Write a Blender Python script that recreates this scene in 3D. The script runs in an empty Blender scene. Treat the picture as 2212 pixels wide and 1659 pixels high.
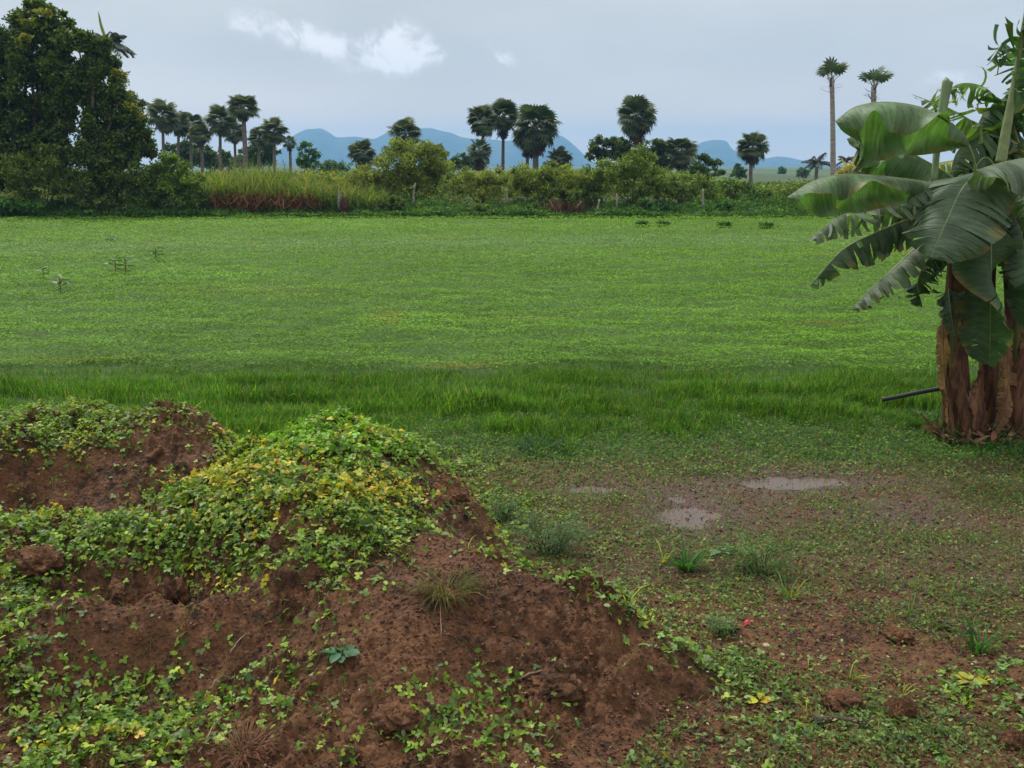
import bpy, math, random
import numpy as np
rng = np.random.default_rng(7); random.seed(7)
R_ = math.radians
SC = bpy.context.scene
COL = SC.collection
# ------------------------------------------------------------------ camera
CAM_H, F, CX, CY, HOR = 2.4, 2150.0, 1106.0, 829.5, 358.0      # in units of a 2212 px wide frame
TH = math.atan((CY - HOR) / F)
cd = bpy.data.cameras.new('camera'); cam = bpy.data.objects.new('camera', cd); COL.objects.link(cam)
cam.location = (0, 0, CAM_H); cam.rotation_euler = (math.pi / 2 - TH, 0, 0)
cd.sensor_width = 36; cd.lens = 36 * F / 2212; cd.clip_start = 0.05; cd.clip_end = 20000
SC.camera = cam
# ------------------------------------------------------------------ world, sun, exposure
SC.view_settings.view_transform = 'Standard'; SC.view_settings.look = 'None'
SC.view_settings.exposure = 0.75; SC.view_settings.gamma = 1.0
SUN_EL, SUN_AZ = R_(52), R_(-35)          # azimuth from +Y towards +X
w = bpy.data.worlds.new('World'); SC.world = w; w.use_nodes = True
nt = w.node_tree; nt.nodes.clear()
class NB:
    """tiny node builder"""
    def __init__(s, nt): s.nt = nt
    def n(s, t, **k):
        o = s.nt.nodes.new(t)
        for a, b in k.items(): setattr(o, a, b)
        return o
    def set(s, sock, v):
        if hasattr(v, 'is_output') or isinstance(v, bpy.types.NodeSocket): s.nt.links.new(v, sock)
        else: sock.default_value = v
    def m(s, op, a, b=0.0, c=0.0, clamp=False):
        o = s.n('ShaderNodeMath', operation=op); o.use_clamp = clamp
        s.set(o.inputs[0], a); s.set(o.inputs[1], b)
        if op in ('MULTIPLY_ADD', 'SMOOTH_MIN', 'SMOOTH_MAX'): s.set(o.inputs[2], c)
        return o.outputs[0]
    def mix(s, f, a, b):
        o = s.n('ShaderNodeMix', data_type='RGBA')
        s.set(o.inputs[0], f); s.set(o.inputs[6], a); s.set(o.inputs[7], b)
        return o.outputs[2]
    def mr(s, v, a, b, c=0.0, d=1.0, smooth=True):
        o = s.n('ShaderNodeMapRange', interpolation_type='SMOOTHSTEP' if smooth else 'LINEAR')
        s.set(o.inputs[0], v)
        for i, q in enumerate((a, b, c, d)): s.set(o.inputs[1 + i], q)
        return o.outputs[0]
    def noise(s, vec, scale, detail=3, rough=.55, dist=0):
        o = s.n('ShaderNodeTexNoise'); s.set(o.inputs['Vector'], vec)
        o.inputs['Scale'].default_value = scale; o.inputs['Detail'].default_value = detail
        o.inputs['Roughness'].default_value = rough; o.inputs['Distortion'].default_value = dist
        return o.outputs
    def link(s, a, b): s.nt.links.new(a, b)

def ray(px, py):
    u, v = (px - CX) / F, (CY - py) / F
    return np.array([u, math.cos(TH) + v * math.sin(TH), -math.sin(TH) + v * math.cos(TH)])
def atY(px, py, Y):
    d = ray(px, py); return np.array([0, 0, CAM_H]) + d * (Y / d[1])
def atz(px, py, z=0.0):
    d = ray(px, py); return np.array([0, 0, CAM_H]) + d * ((z - CAM_H) / d[2])
def topx(P):
    P = np.asarray(P, float); x, y, z = P[..., 0], P[..., 1], P[..., 2] - CAM_H
    dep = y * math.cos(TH) - z * math.sin(TH); up = y * math.sin(TH) + z * math.cos(TH)
    return CX + F * x / dep, CY - F * up / dep

B = NB(nt)
tc = B.n('ShaderNodeTexCoord'); dirv = tc.outputs['Generated']
sp = B.n('ShaderNodeSeparateXYZ'); B.link(dirv, sp.inputs[0])
el = B.m('ARCSINE', sp.outputs[2]); az = B.m('ARCTAN2', sp.outputs[0], sp.outputs[1])
sky = B.n('ShaderNodeTexSky', sky_type='NISHITA'); sky.sun_disc = False
sky.sun_elevation = SUN_EL; sky.sun_rotation = SUN_AZ; sky.air_density = 1.2; sky.dust_density = 3
# overcast veil: pale at the horizon, brighter towards the zenith as thin overcast is
up = B.mr(el, R_(9), R_(75))
veil = B.mix(up, (4.15, 4.2, 4.25, 1), (9.6, 9.2, 8.8, 1))
hz = B.mr(el, R_(-.5), R_(6.5))
veil = B.mix(hz, (9.0, 7.0, 5.3, 1), veil)
base = B.mix(.93, sky.outputs[0], veil)
# faint grey bands
cv = B.n('ShaderNodeCombineXYZ'); B.link(az, cv.inputs[0]); B.link(B.m('MULTIPLY', el, 3.2), cv.inputs[1])
nb = B.noise(cv.outputs[0], 2.2, 4, .5)[0]
band = B.mr(nb, .33, .68, .90, 1.07)
vm = B.n('ShaderNodeVectorMath', operation='SCALE'); B.link(base, vm.inputs[0]); B.link(band, vm.inputs[3]); base = vm.outputs[0]
# wisps of cumulus
cw = B.n('ShaderNodeCombineXYZ'); B.link(az, cw.inputs[0]); B.link(el, cw.inputs[1])
dn = B.noise(cw.outputs[0], 17, 6, .65)
ds = B.n('ShaderNodeSeparateColor'); B.link(dn[1], ds.inputs[0])
azd = B.m('MULTIPLY_ADD', B.m('SUBTRACT', ds.outputs[0], .5), .060, az)
eld = B.m('MULTIPLY_ADD', B.m('SUBTRACT', ds.outputs[1], .5), .045, el)
tot = None
for (px, py, rx, ry, rot, amp) in [
        (520, 45, 40, 16, -30, .45), (600, 62, 62, 24, -20, .8), (680, 78, 60, 26, -12, .95), (745, 112, 45, 26, -10, .8),
        (820, 95, 50, 34, 20, .8), (880, 98, 48, 40, 10, 1.25), (865, 140, 50, 24, 10, 1.0), (930, 120, 22, 20, 0, .7), (760, 160, 50, 12, 5, .25),
        (1090, 118, 34, 11, -28, .85), (1455, 150, 30, 9, 0, .42), (1500, 156, 22, 6, 0, .25), (2060, 160, 48, 11, -6, .6), (2100, 185, 28, 8, -30, .35),
        (2010, 172, 30, 8, 15, .3)]:
    d = ray(px, py); d /= np.linalg.norm(d); a0, e0 = math.atan2(d[0], d[1]), math.asin(d[2])
    c_, s_ = math.cos(R_(rot)), math.sin(R_(rot))
    da = B.m('SUBTRACT', azd, a0); de = B.m('SUBTRACT', eld, e0)
    u = B.m('MULTIPLY', B.m('ADD', B.m('MULTIPLY', da, c_), B.m('MULTIPLY', de, s_)), F / rx)
    v = B.m('MULTIPLY', B.m('SUBTRACT', B.m('MULTIPLY', de, c_), B.m('MULTIPLY', da, s_)), F / ry)
    r2 = B.m('ADD', B.m('MULTIPLY', u, u), B.m('MULTIPLY', v, v))
    g = B.m('MULTIPLY', B.m('EXPONENT', B.m('MULTIPLY', r2, -.9)), amp)
    tot = g if tot is None else B.m('ADD', tot, g)
fn = B.noise(cw.outputs[0], 26, 8, .66, .4)[0]
cm = B.m('MULTIPLY', tot, B.mr(fn, .32, .60, .2, 1.3))
cm = B.m('MULTIPLY', B.mr(cm, .10, 1.25), .82)
base = B.mix(cm, base, (6.9, 6.8, 7.0, 1))
bg = B.n('ShaderNodeBackground'); B.link(base, bg.inputs[0]); bg.inputs[1].default_value = .1
wo = B.n('ShaderNodeOutputWorld'); B.link(bg.outputs[0], wo.inputs[0])
sd = bpy.data.lights.new('sun', 'SUN'); sd.energy = 2.0; sd.angle = R_(10); sd.color = (1, .965, .9)
so = bpy.data.objects.new('sun', sd); COL.objects.link(so)
so.rotation_euler = (math.pi / 2 - SUN_EL, 0, math.pi - SUN_AZ)   # light comes from azimuth SUN_AZ
SC.cycles.volume_bounces = 1; SC.cycles.max_bounces = 6; SC.cycles.transparent_max_bounces = 6

# ------------------------------------------------------------------ helpers
def tag(o, label=None, cat=None, group=None, kind=None):
    if label: o['label'] = label
    if cat: o['category'] = cat
    if group: o['group'] = group
    if kind: o['kind'] = kind
    return o
BASE = {}
def thing(name, loc, label, cat, group=None):
    o = bpy.data.objects.new(name, None); COL.objects.link(o); o.empty_display_size = .1
    o.location = [float(c) for c in loc]; BASE[o.name] = np.array(loc, float)
    return tag(o, label, cat, group)
def mesh(name, V, Fs, mat, parent=None, smooth=False, col=None, uv=None, origin=None):
    """Fs: (M,k) array or list of such arrays"""
    V = np.asarray(V, float)
    base = BASE[parent.name] if parent is not None else (np.array(origin, float) if origin is not None else np.zeros(3))
    me = bpy.data.meshes.new(name)
    if not isinstance(Fs, list) or (len(Fs) and np.ndim(Fs[0]) == 1): Fs = [np.asarray(Fs)]
    Fs = [np.asarray(f, int) for f in Fs if len(f)]
    loops = np.concatenate([f.ravel() for f in Fs]); cnt = np.concatenate([np.full(len(f), f.shape[1]) for f in Fs])
    start = np.concatenate([[0], np.cumsum(cnt)[:-1]])
    me.vertices.add(len(V)); me.vertices.foreach_set('co', (V - base).astype(np.float32).ravel())
    me.loops.add(len(loops)); me.loops.foreach_set('vertex_index', loops.astype(np.int32))
    me.polygons.add(len(cnt)); me.polygons.foreach_set('loop_start', start.astype(np.int32)); me.polygons.foreach_set('loop_total', cnt.astype(np.int32))
    if smooth: me.polygons.foreach_set('use_smooth', np.ones(len(cnt), bool))
    me.update(calc_edges=True)
    if col is not None:
        a = me.color_attributes.new('Col', 'FLOAT_COLOR', 'POINT')
        c = np.ones((len(V), 4), np.float32); c[:, :3] = col; a.data.foreach_set('color', c.ravel())
    if uv is not None:
        l = me.uv_layers.new(name='UVMap'); l.data.foreach_set('uv', np.asarray(uv, np.float32)[loops].ravel())
    me.materials.append(mat)
    o = bpy.data.objects.new(name, me); COL.objects.link(o)
    if parent is not None: o.parent = parent; BASE[o.name] = base
    elif origin is not None: o.location = [float(c) for c in origin]; BASE[o.name] = base
    else: BASE[o.name] = np.zeros(3)
    return o
class Bag:
    """collects templates and tubes of one mesh"""
    def __init__(s): s.V = []; s.C = []; s.F = {}; s.n = 0
    def add(s, V, Fs, col):
        V = np.asarray(V, float); k = len(V)
        for f in (Fs if isinstance(Fs, list) else [Fs]):
            f = np.asarray(f, int)
            if len(f): s.F.setdefault(f.shape[1], []).append(f + s.n)
        s.V.append(V); c = np.zeros((k, 3)); c[:] = col; s.C.append(c); s.n += k
    def scatter(s, T, pos, R, scl, col):
        tv, tf = T; N = len(pos)
        if N == 0: return
        scl = np.asarray(scl, float)
        if scl.ndim == 1: scl = scl[:, None]
        loc = tv[None] * (scl[:, None, :] if scl.shape[1] == 3 else scl[:, :, None])
        V = np.einsum('nij,nkj->nki', R, loc) + np.asarray(pos)[:, None]
        off = (np.arange(N) * len(tv))[:, None, None]
        fs = [(np.asarray(f)[None] + off).reshape(-1, np.shape(f)[1]) for f in tf]
        c = np.broadcast_to(np.asarray(col, float).reshape(-1, 1, 3) if np.ndim(col) == 2 else np.asarray(col, float), (N, len(tv), 3))
        s.add(V.reshape(-1, 3), fs, c.reshape(-1, 3))
    def build(s, name, mat, parent=None, smooth=False, origin=None):
        return mesh(name, np.concatenate(s.V), [np.concatenate(f) for f in s.F.values()], mat, parent, smooth, np.concatenate(s.C), origin=origin)
def Rot(az, pitch, roll):
    """columns: width, length, normal. az turns about z, pitch lifts the length axis, roll about length"""
    az, pitch, roll = np.broadcast_arrays(az, pitch, roll)
    ca, sa, cp, sp_, cr, sr = np.cos(az), np.sin(az), np.cos(pitch), np.sin(pitch), np.cos(roll), np.sin(roll)
    z0 = np.zeros_like(ca)
    A = np.stack([np.stack([ca, -sa, z0], -1), np.stack([sa, ca, z0], -1), np.stack([z0, z0, z0 + 1], -1)], -2)
    P = np.stack([np.stack([z0 + 1, z0, z0], -1), np.stack([z0, cp, -sp_], -1), np.stack([z0, sp_, cp], -1)], -2)
    Q = np.stack([np.stack([cr, z0, sr], -1), np.stack([z0, z0 + 1, z0], -1), np.stack([-sr, z0, cr], -1)], -2)
    return A @ P @ Q
def tube(pts, rad, n=8, cap=True):
    pts = np.asarray(pts, float); k = len(pts); rad = np.broadcast_to(rad, (k,))
    T = np.gradient(pts, axis=0); T /= np.linalg.norm(T, axis=1)[:, None] + 1e-9
    ref = np.array([0, 1, 0.]) if abs(T[0][1]) < .8 else np.array([1., 0, 0])
    S = np.cross(T, ref); S /= np.linalg.norm(S, axis=1)[:, None]; U = np.cross(S, T)
    a = np.linspace(0, 2 * np.pi, n, endpoint=False)
    V = pts[:, None] + rad[:, None, None] * (np.cos(a)[None, :, None] * S[:, None] + np.sin(a)[None, :, None] * U[:, None])
    V = V.reshape(-1, 3); i = np.arange(n); j = (i + 1) % n
    Fq = np.concatenate([np.stack([r * n + i, r * n + j, (r + 1) * n + j, (r + 1) * n + i], 1) for r in range(k - 1)])
    fs = [Fq]
    if cap:
        V = np.vstack([V, pts[0], pts[-1]]); c0 = k * n
        fs.append(np.stack([j, i, np.full(n, c0)], 1)); fs.append(np.stack([(k - 1) * n + i, (k - 1) * n + j, np.full(n, c0 + 1)], 1))
    return V, fs
def curve(P, n=24):
    P = np.asarray(P, float); k = len(P)
    if k == 2: t = np.linspace(0, 1, n)[:, None]; return P[0] * (1 - t) + P[1] * t
    Q = np.vstack([2 * P[0] - P[1], P, 2 * P[-1] - P[-2]])
    out = []
    for t in np.linspace(0, k - 1 - 1e-6, n):
        i = int(t); f = t - i; a, b, c, d = Q[i:i + 4]
        out.append(.5 * (2 * b + (c - a) * f + (2 * a - 5 * b + 4 * c - d) * f * f + (3 * b - a - 3 * c + d) * f ** 3))
    return np.array(out)
def hsh(ix, iy, iz):
    h = (ix.astype(np.int64) * 374761393 + iy.astype(np.int64) * 668265263 + iz.astype(np.int64) * 2147483647 % 1274126177) & 0xffffffff
    h = ((h ^ (h >> 13)) * 1274126177) & 0xffffffff; h = (h ^ (h >> 16)) & 0xffffffff
    return h
def noise2(x, y, seed=0):
    """2-D gradient noise, about -1..1"""
    x = np.asarray(x, float); y = np.asarray(y, float)
    xi, yi = np.floor(x), np.floor(y); xf, yf = x - xi, y - yi
    def g(i, j):
        a = hsh((xi + i), (yi + j), np.full(x.shape, seed + 11)) / 4294967296.0 * 2 * np.pi
        return np.cos(a) * (xf - i) + np.sin(a) * (yf - j)
    u = xf ** 3 * (xf * (xf * 6 - 15) + 10); v = yf ** 3 * (yf * (yf * 6 - 15) + 10)
    return 1.5 * ((g(0, 0) * (1 - u) + g(1, 0) * u) * (1 - v) + (g(0, 1) * (1 - u) + g(1, 1) * u) * v)
def fbm(x, y, sc, oc=3, seed=0, gain=.5):
    r = 0; a = 1
    for o in range(oc): r = r + a * noise2(x * sc, y * sc, seed + o * 7); a *= gain; sc *= 2.03
    return r
def vary(c, N, v=.18, hue=.08):
    c = np.asarray(c, float); k = rng.normal(1, v, (N, 1)).clip(.4, 1.8); h = rng.normal(1, hue, (N, 3))
    return c * k * h
def pick(pal, wts, N, v=.15, hue=.06):
    pal = np.asarray(pal, float); i = rng.choice(len(pal), N, p=np.array(wts) / np.sum(wts)); return vary(pal[i], N, v, hue)

# ------------------------------------------------------------------ materials
def newmat(name):
    m = bpy.data.materials.new(name); m.use_nodes = True; m.node_tree.nodes.clear(); return m, NB(m.node_tree)
def leafmat(name, rough=.5, trans=.3, spec=.4, tcol=(1.25, 1.35, .5), nscale=6.0):
    m, b = newmat(name)
    at = b.n('ShaderNodeAttribute', attribute_name='Col')
    geo = b.n('ShaderNodeNewGeometry')
    n = b.noise(geo.outputs['Position'], nscale, 3)[0]
    k = b.mr(n, .3, .7, .8, 1.2)
    sc = b.n('ShaderNodeVectorMath', operation='SCALE'); b.link(at.outputs['Color'], sc.inputs[0]); b.link(k, sc.inputs[3])
    p = b.n('ShaderNodeBsdfPrincipled'); b.link(sc.outputs[0], p.inputs['Base Color'])
    p.inputs['Roughness'].default_value = rough; p.inputs['Specular IOR Level'].default_value = spec
    t = b.n('ShaderNodeBsdfTranslucent'); mu = b.n('ShaderNodeVectorMath', operation='MULTIPLY'); b.link(sc.outputs[0], mu.inputs[0]); mu.inputs[1].default_value = tcol
    b.link(mu.outputs[0], t.inputs[0])
    mx = b.n('ShaderNodeMixShader'); mx.inputs[0].default_value = trans; b.link(p.outputs[0], mx.inputs[1]); b.link(t.outputs[0], mx.inputs[2])
    o = b.n('ShaderNodeOutputMaterial'); b.link(mx.outputs[0], o.inputs[0]); return m
def solid(name, c1, c2, scale=8, rough=.85, bump=.3, bscale=None, attr=False, stretch=(1, 1, 1), spec=.3):
    m, b = newmat(name)
    geo = b.n('ShaderNodeTexCoord'); mp = b.n('ShaderNodeMapping'); b.link(geo.outputs['Object'], mp.inputs[0]); mp.inputs['Scale'].default_value = stretch
    n = b.noise(mp.outputs[0], scale, 6, .6)[0]
    c = b.mix(b.mr(n, .35, .65), (*c1, 1), (*c2, 1))
    if attr:
        at = b.n('ShaderNodeAttribute', attribute_name='Col'); mu = b.n('ShaderNodeVectorMath', operation='MULTIPLY'); b.link(c, mu.inputs[0]); b.link(at.outputs['Color'], mu.inputs[1]); c = mu.outputs[0]
    p = b.n('ShaderNodeBsdfPrincipled'); b.link(c, p.inputs['Base Color']); p.inputs['Roughness'].default_value = rough; p.inputs['Specular IOR Level'].default_value = spec
    bp = b.n('ShaderNodeBump'); bp.inputs['Strength'].default_value = bump; bp.inputs['Distance'].default_value = .02
    b.link(b.noise(mp.outputs[0], bscale or scale * 4, 6, .65)[0], bp.inputs['Height']); b.link(bp.outputs[0], p.inputs['Normal'])
    o = b.n('ShaderNodeOutputMaterial'); b.link(p.outputs[0], o.inputs[0]); return m
def soilmat(name, far=False):
    m, b = newmat(name)
    geo = b.n('ShaderNodeNewGeometry'); P = geo.outputs['Position']
    n1 = b.noise(P, 1.7, 5, .6)[0]; n2 = b.noise(P, 14, 6, .7)[0]; n3 = b.noise(P, 70, 4, .7)[0]
    c = b.mix(b.mr(n2, .34, .66), (.025, .0115, .0058, 1), (.178, .079, .034, 1))
    c = b.mix(b.m('MULTIPLY', b.mr(n1, .42, .66), .6), c, (.215, .108, .052, 1))
    c = b.mix(b.m('MULTIPLY', b.mr(n3, .56, .72), .55), c, (.19, .115, .075, 1))
    rough = b.mr(n1, .35, .6, .75, .95); hgt = b.m('ADD', b.m('ADD', n2, b.m('MULTIPLY', n3, .6)), b.m('MULTIPLY', b.noise(P, 170, 3, .7)[0], .35)); vo = b.n('ShaderNodeTexVoronoi', feature='F1'); b.link(P, vo.inputs['Vector']); vo.inputs['Scale'].default_value = 42; hgt = b.m('SUBTRACT', hgt, b.m('MULTIPLY', vo.outputs[0], .8))
    if far:
        s = b.n('ShaderNodeSeparateXYZ'); b.link(P, s.inputs[0]); y = s.outputs[1]
        yn = b.m('ADD', y, b.m('MULTIPLY', b.m('SUBTRACT', b.noise(P, .9, 3)[0], .5), 1.6))
        # damp pinkish mud flat in the near right
        mud = b.mix(b.mr(n2, .3, .7), (.075, .036, .021, 1), (.165, .092, .056, 1))
        mud = b.mix(b.m('MULTIPLY', b.mr(b.noise(P, 2.3, 5, .7)[0], .42, .62), .55), mud, (.085, .085, .042, 1))
        c = b.mix(b.m('MULTIPLY', b.mr(s.outputs[0], -.2, .6), b.mr(yn, 4.9, 5.8)), c, mud)
        moss = b.mix(n2, (.035, .06, .016, 1), (.06, .11, .024, 1))
        c = b.mix(b.mr(yn, 7.6, 8.6), c, moss)
        fg = b.mix(b.noise(P, 1.3, 4)[0], (.055, .12, .018, 1), (.09, .17, .026, 1))
        c = b.mix(b.mr(yn, 11, 12.2), c, fg)
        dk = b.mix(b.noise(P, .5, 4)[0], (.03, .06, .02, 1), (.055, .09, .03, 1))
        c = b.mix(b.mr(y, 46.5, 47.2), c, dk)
        ff = b.mix(b.mr(b.noise(P, .012, 5)[0], .42, .6), (.045, .075, .03, 1), (.085, .15, .045, 1))
        c = b.mix(b.mr(y, 85, 140), c, ff)
    if far:
        wet = None; sx_ = b.m('ADD', s.outputs[0], b.m('MULTIPLY', b.m('SUBTRACT', b.noise(P, 2.2, 4)[0], .5), .8)); sy_ = b.m('ADD', s.outputs[1], b.m('MULTIPLY', b.m('SUBTRACT', b.noise(P, 3.1, 4)[0], .5), .5))
        for px, py, rx, ry in [(1484, 1112, 120, 75), (1680, 1040, 240, 30), (1290, 1056, 90, 16), (1950, 1110, 150, 30)]:
            w0 = atz(px, py); w1 = atz(px + rx, py); w2, w3 = atz(px, py - ry), atz(px, py + ry)
            a_ = b.m('DIVIDE', b.m('SUBTRACT', sx_, w0[0]), w1[0] - w0[0]); d_ = b.m('DIVIDE', b.m('SUBTRACT', sy_, (w2[1] + w3[1]) / 2), (w2[1] - w3[1]) / 2)
            g_ = b.mr(b.m('ADD', b.m('MULTIPLY', a_, a_), b.m('MULTIPLY', d_, d_)), .3, 1.4, 1, 0); wet = g_ if wet is None else b.m('MAXIMUM', wet, g_)
        c = b.mix(wet, c, (.115, .068, .05, 1)); rough = b.m('SUBTRACT', rough, b.m('MULTIPLY', wet, .5))
    p = b.n('ShaderNodeBsdfPrincipled'); b.link(c, p.inputs['Base Color']); b.link(rough, p.inputs['Roughness']); p.inputs['Specular IOR Level'].default_value = .3
    bp = b.n('ShaderNodeBump'); bp.inputs['Strength'].default_value = .9; bp.inputs['Distance'].default_value = .03
    b.link(hgt, bp.inputs['Height']); b.link(bp.outputs[0], p.inputs['Normal'])
    o = b.n('ShaderNodeOutputMaterial'); b.link(p.outputs[0], o.inputs[0]); return m
M_SOIL = soilmat('red_soil'); M_GROUND = soilmat('ground_soil', True)
M_LEAF = leafmat('leaf', .7, .3, .12)
M_GRASS = leafmat('grass_blade', .7, .4, .12)
M_CREEP = leafmat('creeper_leaf', .5, .33, .28, (1.2, 1.3, .5), 20)
M_TREE = leafmat('tree_leaf', .6, .35, .15, nscale=1.5)
M_PALM = leafmat('palm_leaf', .6, .15, .2, nscale=2)
M_DRY = leafmat('dry_leaf', .8, .2, .2, (1.1, 1, .8), 9)
M_BARK = solid('bark', (.05, .04, .03), (.12, .095, .075), 7, .9, .6)
M_PBARK = solid('palm_bark', (.11, .085, .068), (.24, .195, .16), 3, .9, .5, stretch=(1, 1, 6))
M_PGREY = solid('grey_palm_bark', (.22, .185, .16), (.38, .34, .31), 3, .9, .4, stretch=(1, 1, 6))
M_POST = solid('weathered_wood', (.16, .145, .12), (.32, .30, .26), 9, .9, .5)
M_HILL = solid('hill_forest', (.03, .05, .025), (.07, .085, .05), .02, 1, .2)

# ------------------------------------------------------------------ terrain
ctl = []  # (px, py, z) on the visible surface
for px, pts in {
    -150: [(1659, .15), (1450, .25), (1300, .33), (1200, .38), (1145, .38), (1000, .42), (940, .5), (905, .55)],
    0: [(1659, .15), (1450, .25), (1300, .33), (1200, .38), (1145, .38), (1060, .25), (1000, .42), (950, .46), (910, .52)],
    160: [(1659, .15), (1450, .20), (1340, .23), (1290, .43), (1200, .39), (1135, .39), (1060, .22), (1000, .38), (930, .48), (892, .55)],
    330: [(1659, .15), (1450, .15), (1350, .21), (1262, .45), (1200, .40), (1128, .42), (1060, .2), (960, .45), (880, .61)],
    450: [(1659, .14), (1450, .16), (1350, .23), (1262, .45), (1150, .50), (1045, .52), (1000, .35), (912, .5)],
    600: [(1659, .12), (1450, .18), (1350, .27), (1270, .43), (1200, .48), (1100, .62), (1000, .69), (955, .69)],
    700: [(1659, .12), (1450, .25), (1300, .42), (1200, .5), (1100, .65), (1000, .77), (928, .78)],
    790: [(1659, .11), (1450, .3), (1300, .45), (1200, .5), (1100, .62), (1000, .74), (938, .75)],
    880: [(1659, .1), (1500, .24), (1350, .42), (1220, .49), (1130, .52), (1040, .58), (958, .7)],
    960: [(1659, .1), (1500, .22), (1400, .35), (1235, .53), (1150, .45), (1060, .50), (1015, .58)],
    1060: [(1659, .08), (1500, .2), (1400, .32), (1222, .50), (1180, .2), (1145, .18)],
    1150: [(1659, .06), (1500, .16), (1400, .28), (1246, .44)],
    1240: [(1659, .05), (1540, .10), (1400, .25), (1275, .38)],
    1340: [(1659, .04), (1550, .07), (1440, .17), (1342, .29)],
    1430: [(1550, .03), (1480, .08), (1402, .19)], 1500: [(1500, .03), (1452, .09)],
}.items():
    for py, z in pts: p = atz(px, py, z); ctl.append((p[0], p[1], z))
hid = [(-3.9, 5.95, .08), (-3.0, 5.9, .07), (-2.4, 6.0, .1), (-1.95, 6.4, .15), (-1.7, 7.0, .12), (-1.2, 7.0, .3), (-1.2, 7.5, .02), (-.6, 6.9, .1), (-2.9, 8.3, 0), (-3.9, 8.3, 0), (-5, 8.4, 0), (-2.2, 7.9, 0.02),
       (-.1, 6.4, .02), (.1, 5.6, .03), (.3, 5.1, .06), (.5, 4.95, .04), (.8, 4.7, .01), (1.05, 4.4, 0), (-.05, 5.9, .08), (1.2, 3.8, 0), (1.1, 3.3, 0)]
ctl += hid
for x in np.arange(-7, 8, .9):
    for y in list(np.arange(9, 12, 1)): ctl.append((x, y, 0))
for x in np.arange(.9, 8, .8):
    for y in np.arange(5.2, 9, .8): ctl.append((x, y, 0))
for x in np.arange(1.5, 8, .8):
    for y in np.arange(2.5, 5, .8): ctl.append((x, y, 0))
for x in (.4, 0, -.7): ctl.append((x, 8., 0))
for x in (-4, -3, -2, -1, 0, 1): ctl.append((x, 2.6, .03)); ctl.append((x, 1.6, 0))
ctl = np.array(ctl)
def tps(r): return r * r * np.log(r + 1e-9)
n = len(ctl); D = np.linalg.norm(ctl[:, None, :2] - ctl[None, :, :2], axis=2)
A = np.zeros((n + 3, n + 3)); A[:n, :n] = tps(D) + np.eye(n) * .004; A[:n, n] = 1; A[:n, n + 1:] = ctl[:, :2]; A[n:, :n] = A[:n, n:].T
WT = np.linalg.solve(A, np.concatenate([ctl[:, 2], [0, 0, 0]]))
def Hs(x, y):
    """smooth mound height"""
    x = np.asarray(x, float); y = np.asarray(y, float); sh = x.shape; x = x.ravel(); y = y.ravel(); out = np.zeros(len(x))
    for s in range(0, len(x), 20000):
        X, Y = x[s:s + 20000], y[s:s + 20000]
        r = np.hypot(X[:, None] - ctl[None, :, 0], Y[:, None] - ctl[None, :, 1])
        out[s:s + 20000] = tps(r) @ WT[:n] + WT[n] + WT[n + 1] * X + WT[n + 2] * Y
    f = np.clip((8.9 - y) / .6, 0, 1) * np.clip((1.7 - x) / .4, 0, 1) * np.clip((x + 6.4) / .6, 0, 1) * np.clip((y - 1.4) / .8, 0, 1)
    return (np.maximum(out, 0) * f).reshape(sh)
def cells(x, y, sc, seed):
    """domes on a jittered lattice: crumbly clods"""
    X, Y = x * sc, y * sc; xi, yi = np.floor(X), np.floor(Y); best = np.zeros(np.shape(X))
    for i in (-1, 0, 1):
        for j in (-1, 0, 1):
            cx, cy = xi + i, yi + j; h1 = hsh(cx, cy, np.full(cx.shape, seed)) / 4294967296.; h2 = hsh(cx, cy, np.full(cx.shape, seed + 5)) / 4294967296.; h3 = hsh(cx, cy, np.full(cx.shape, seed + 9)) / 4294967296.
            rr = .25 + .65 * h3 ** 2; d2 = ((X - cx - h1) ** 2 * (.7 + .8 * h2) + (Y - cy - h2) ** 2) / rr ** 2
            best = np.maximum(best, np.sqrt(np.clip(1 - d2, 0, 1)) * rr)
    return best
def lumps(x, y):
    a = fbm(x, y, 1.9, 2, 3) * .035
    b = np.abs(noise2(x * 6.3, y * 6.3, 21)); c = noise2(x * 15, y * 15, 31); d = noise2(x * 33, y * 33, 41)
    msk = np.clip(.75 + fbm(x, y, 1.3, 2, 77), .25, 1.6)
    e_ = noise2(x * 62 + c, y * 62, 47); g_ = np.maximum(noise2(x * 4.1, y * 4.1, 49) - .25, 0)
    return a + (b * .055 + np.maximum(c, -.35) * .034 + np.maximum(d, -.3) * .027 + e_ * .010 + g_ * .10) * msk + (cells(x + .03 * c, y + .03 * d, 7.5, 3) * .040 * (msk > .8) + cells(x + .012 * d, y, 17, 8) * .022 + cells(x, y, 34, 9) * .009) * np.clip(msk, .4, 1.2)
PUD = [(1484, 1112, 76, 46), (1725, 1040, 110, 13), (1290, 1056, 60, 8)]
pud_w = []
for px, py, rx, ry in PUD:
    c = atz(px, py); a = atz(px + rx, py); f_, k = atz(px, py - ry), atz(px, py + ry)
    pud_w.append((c[0], (f_[1] + k[1]) / 2, a[0] - c[0], (f_[1] - k[1]) / 2))
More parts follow.
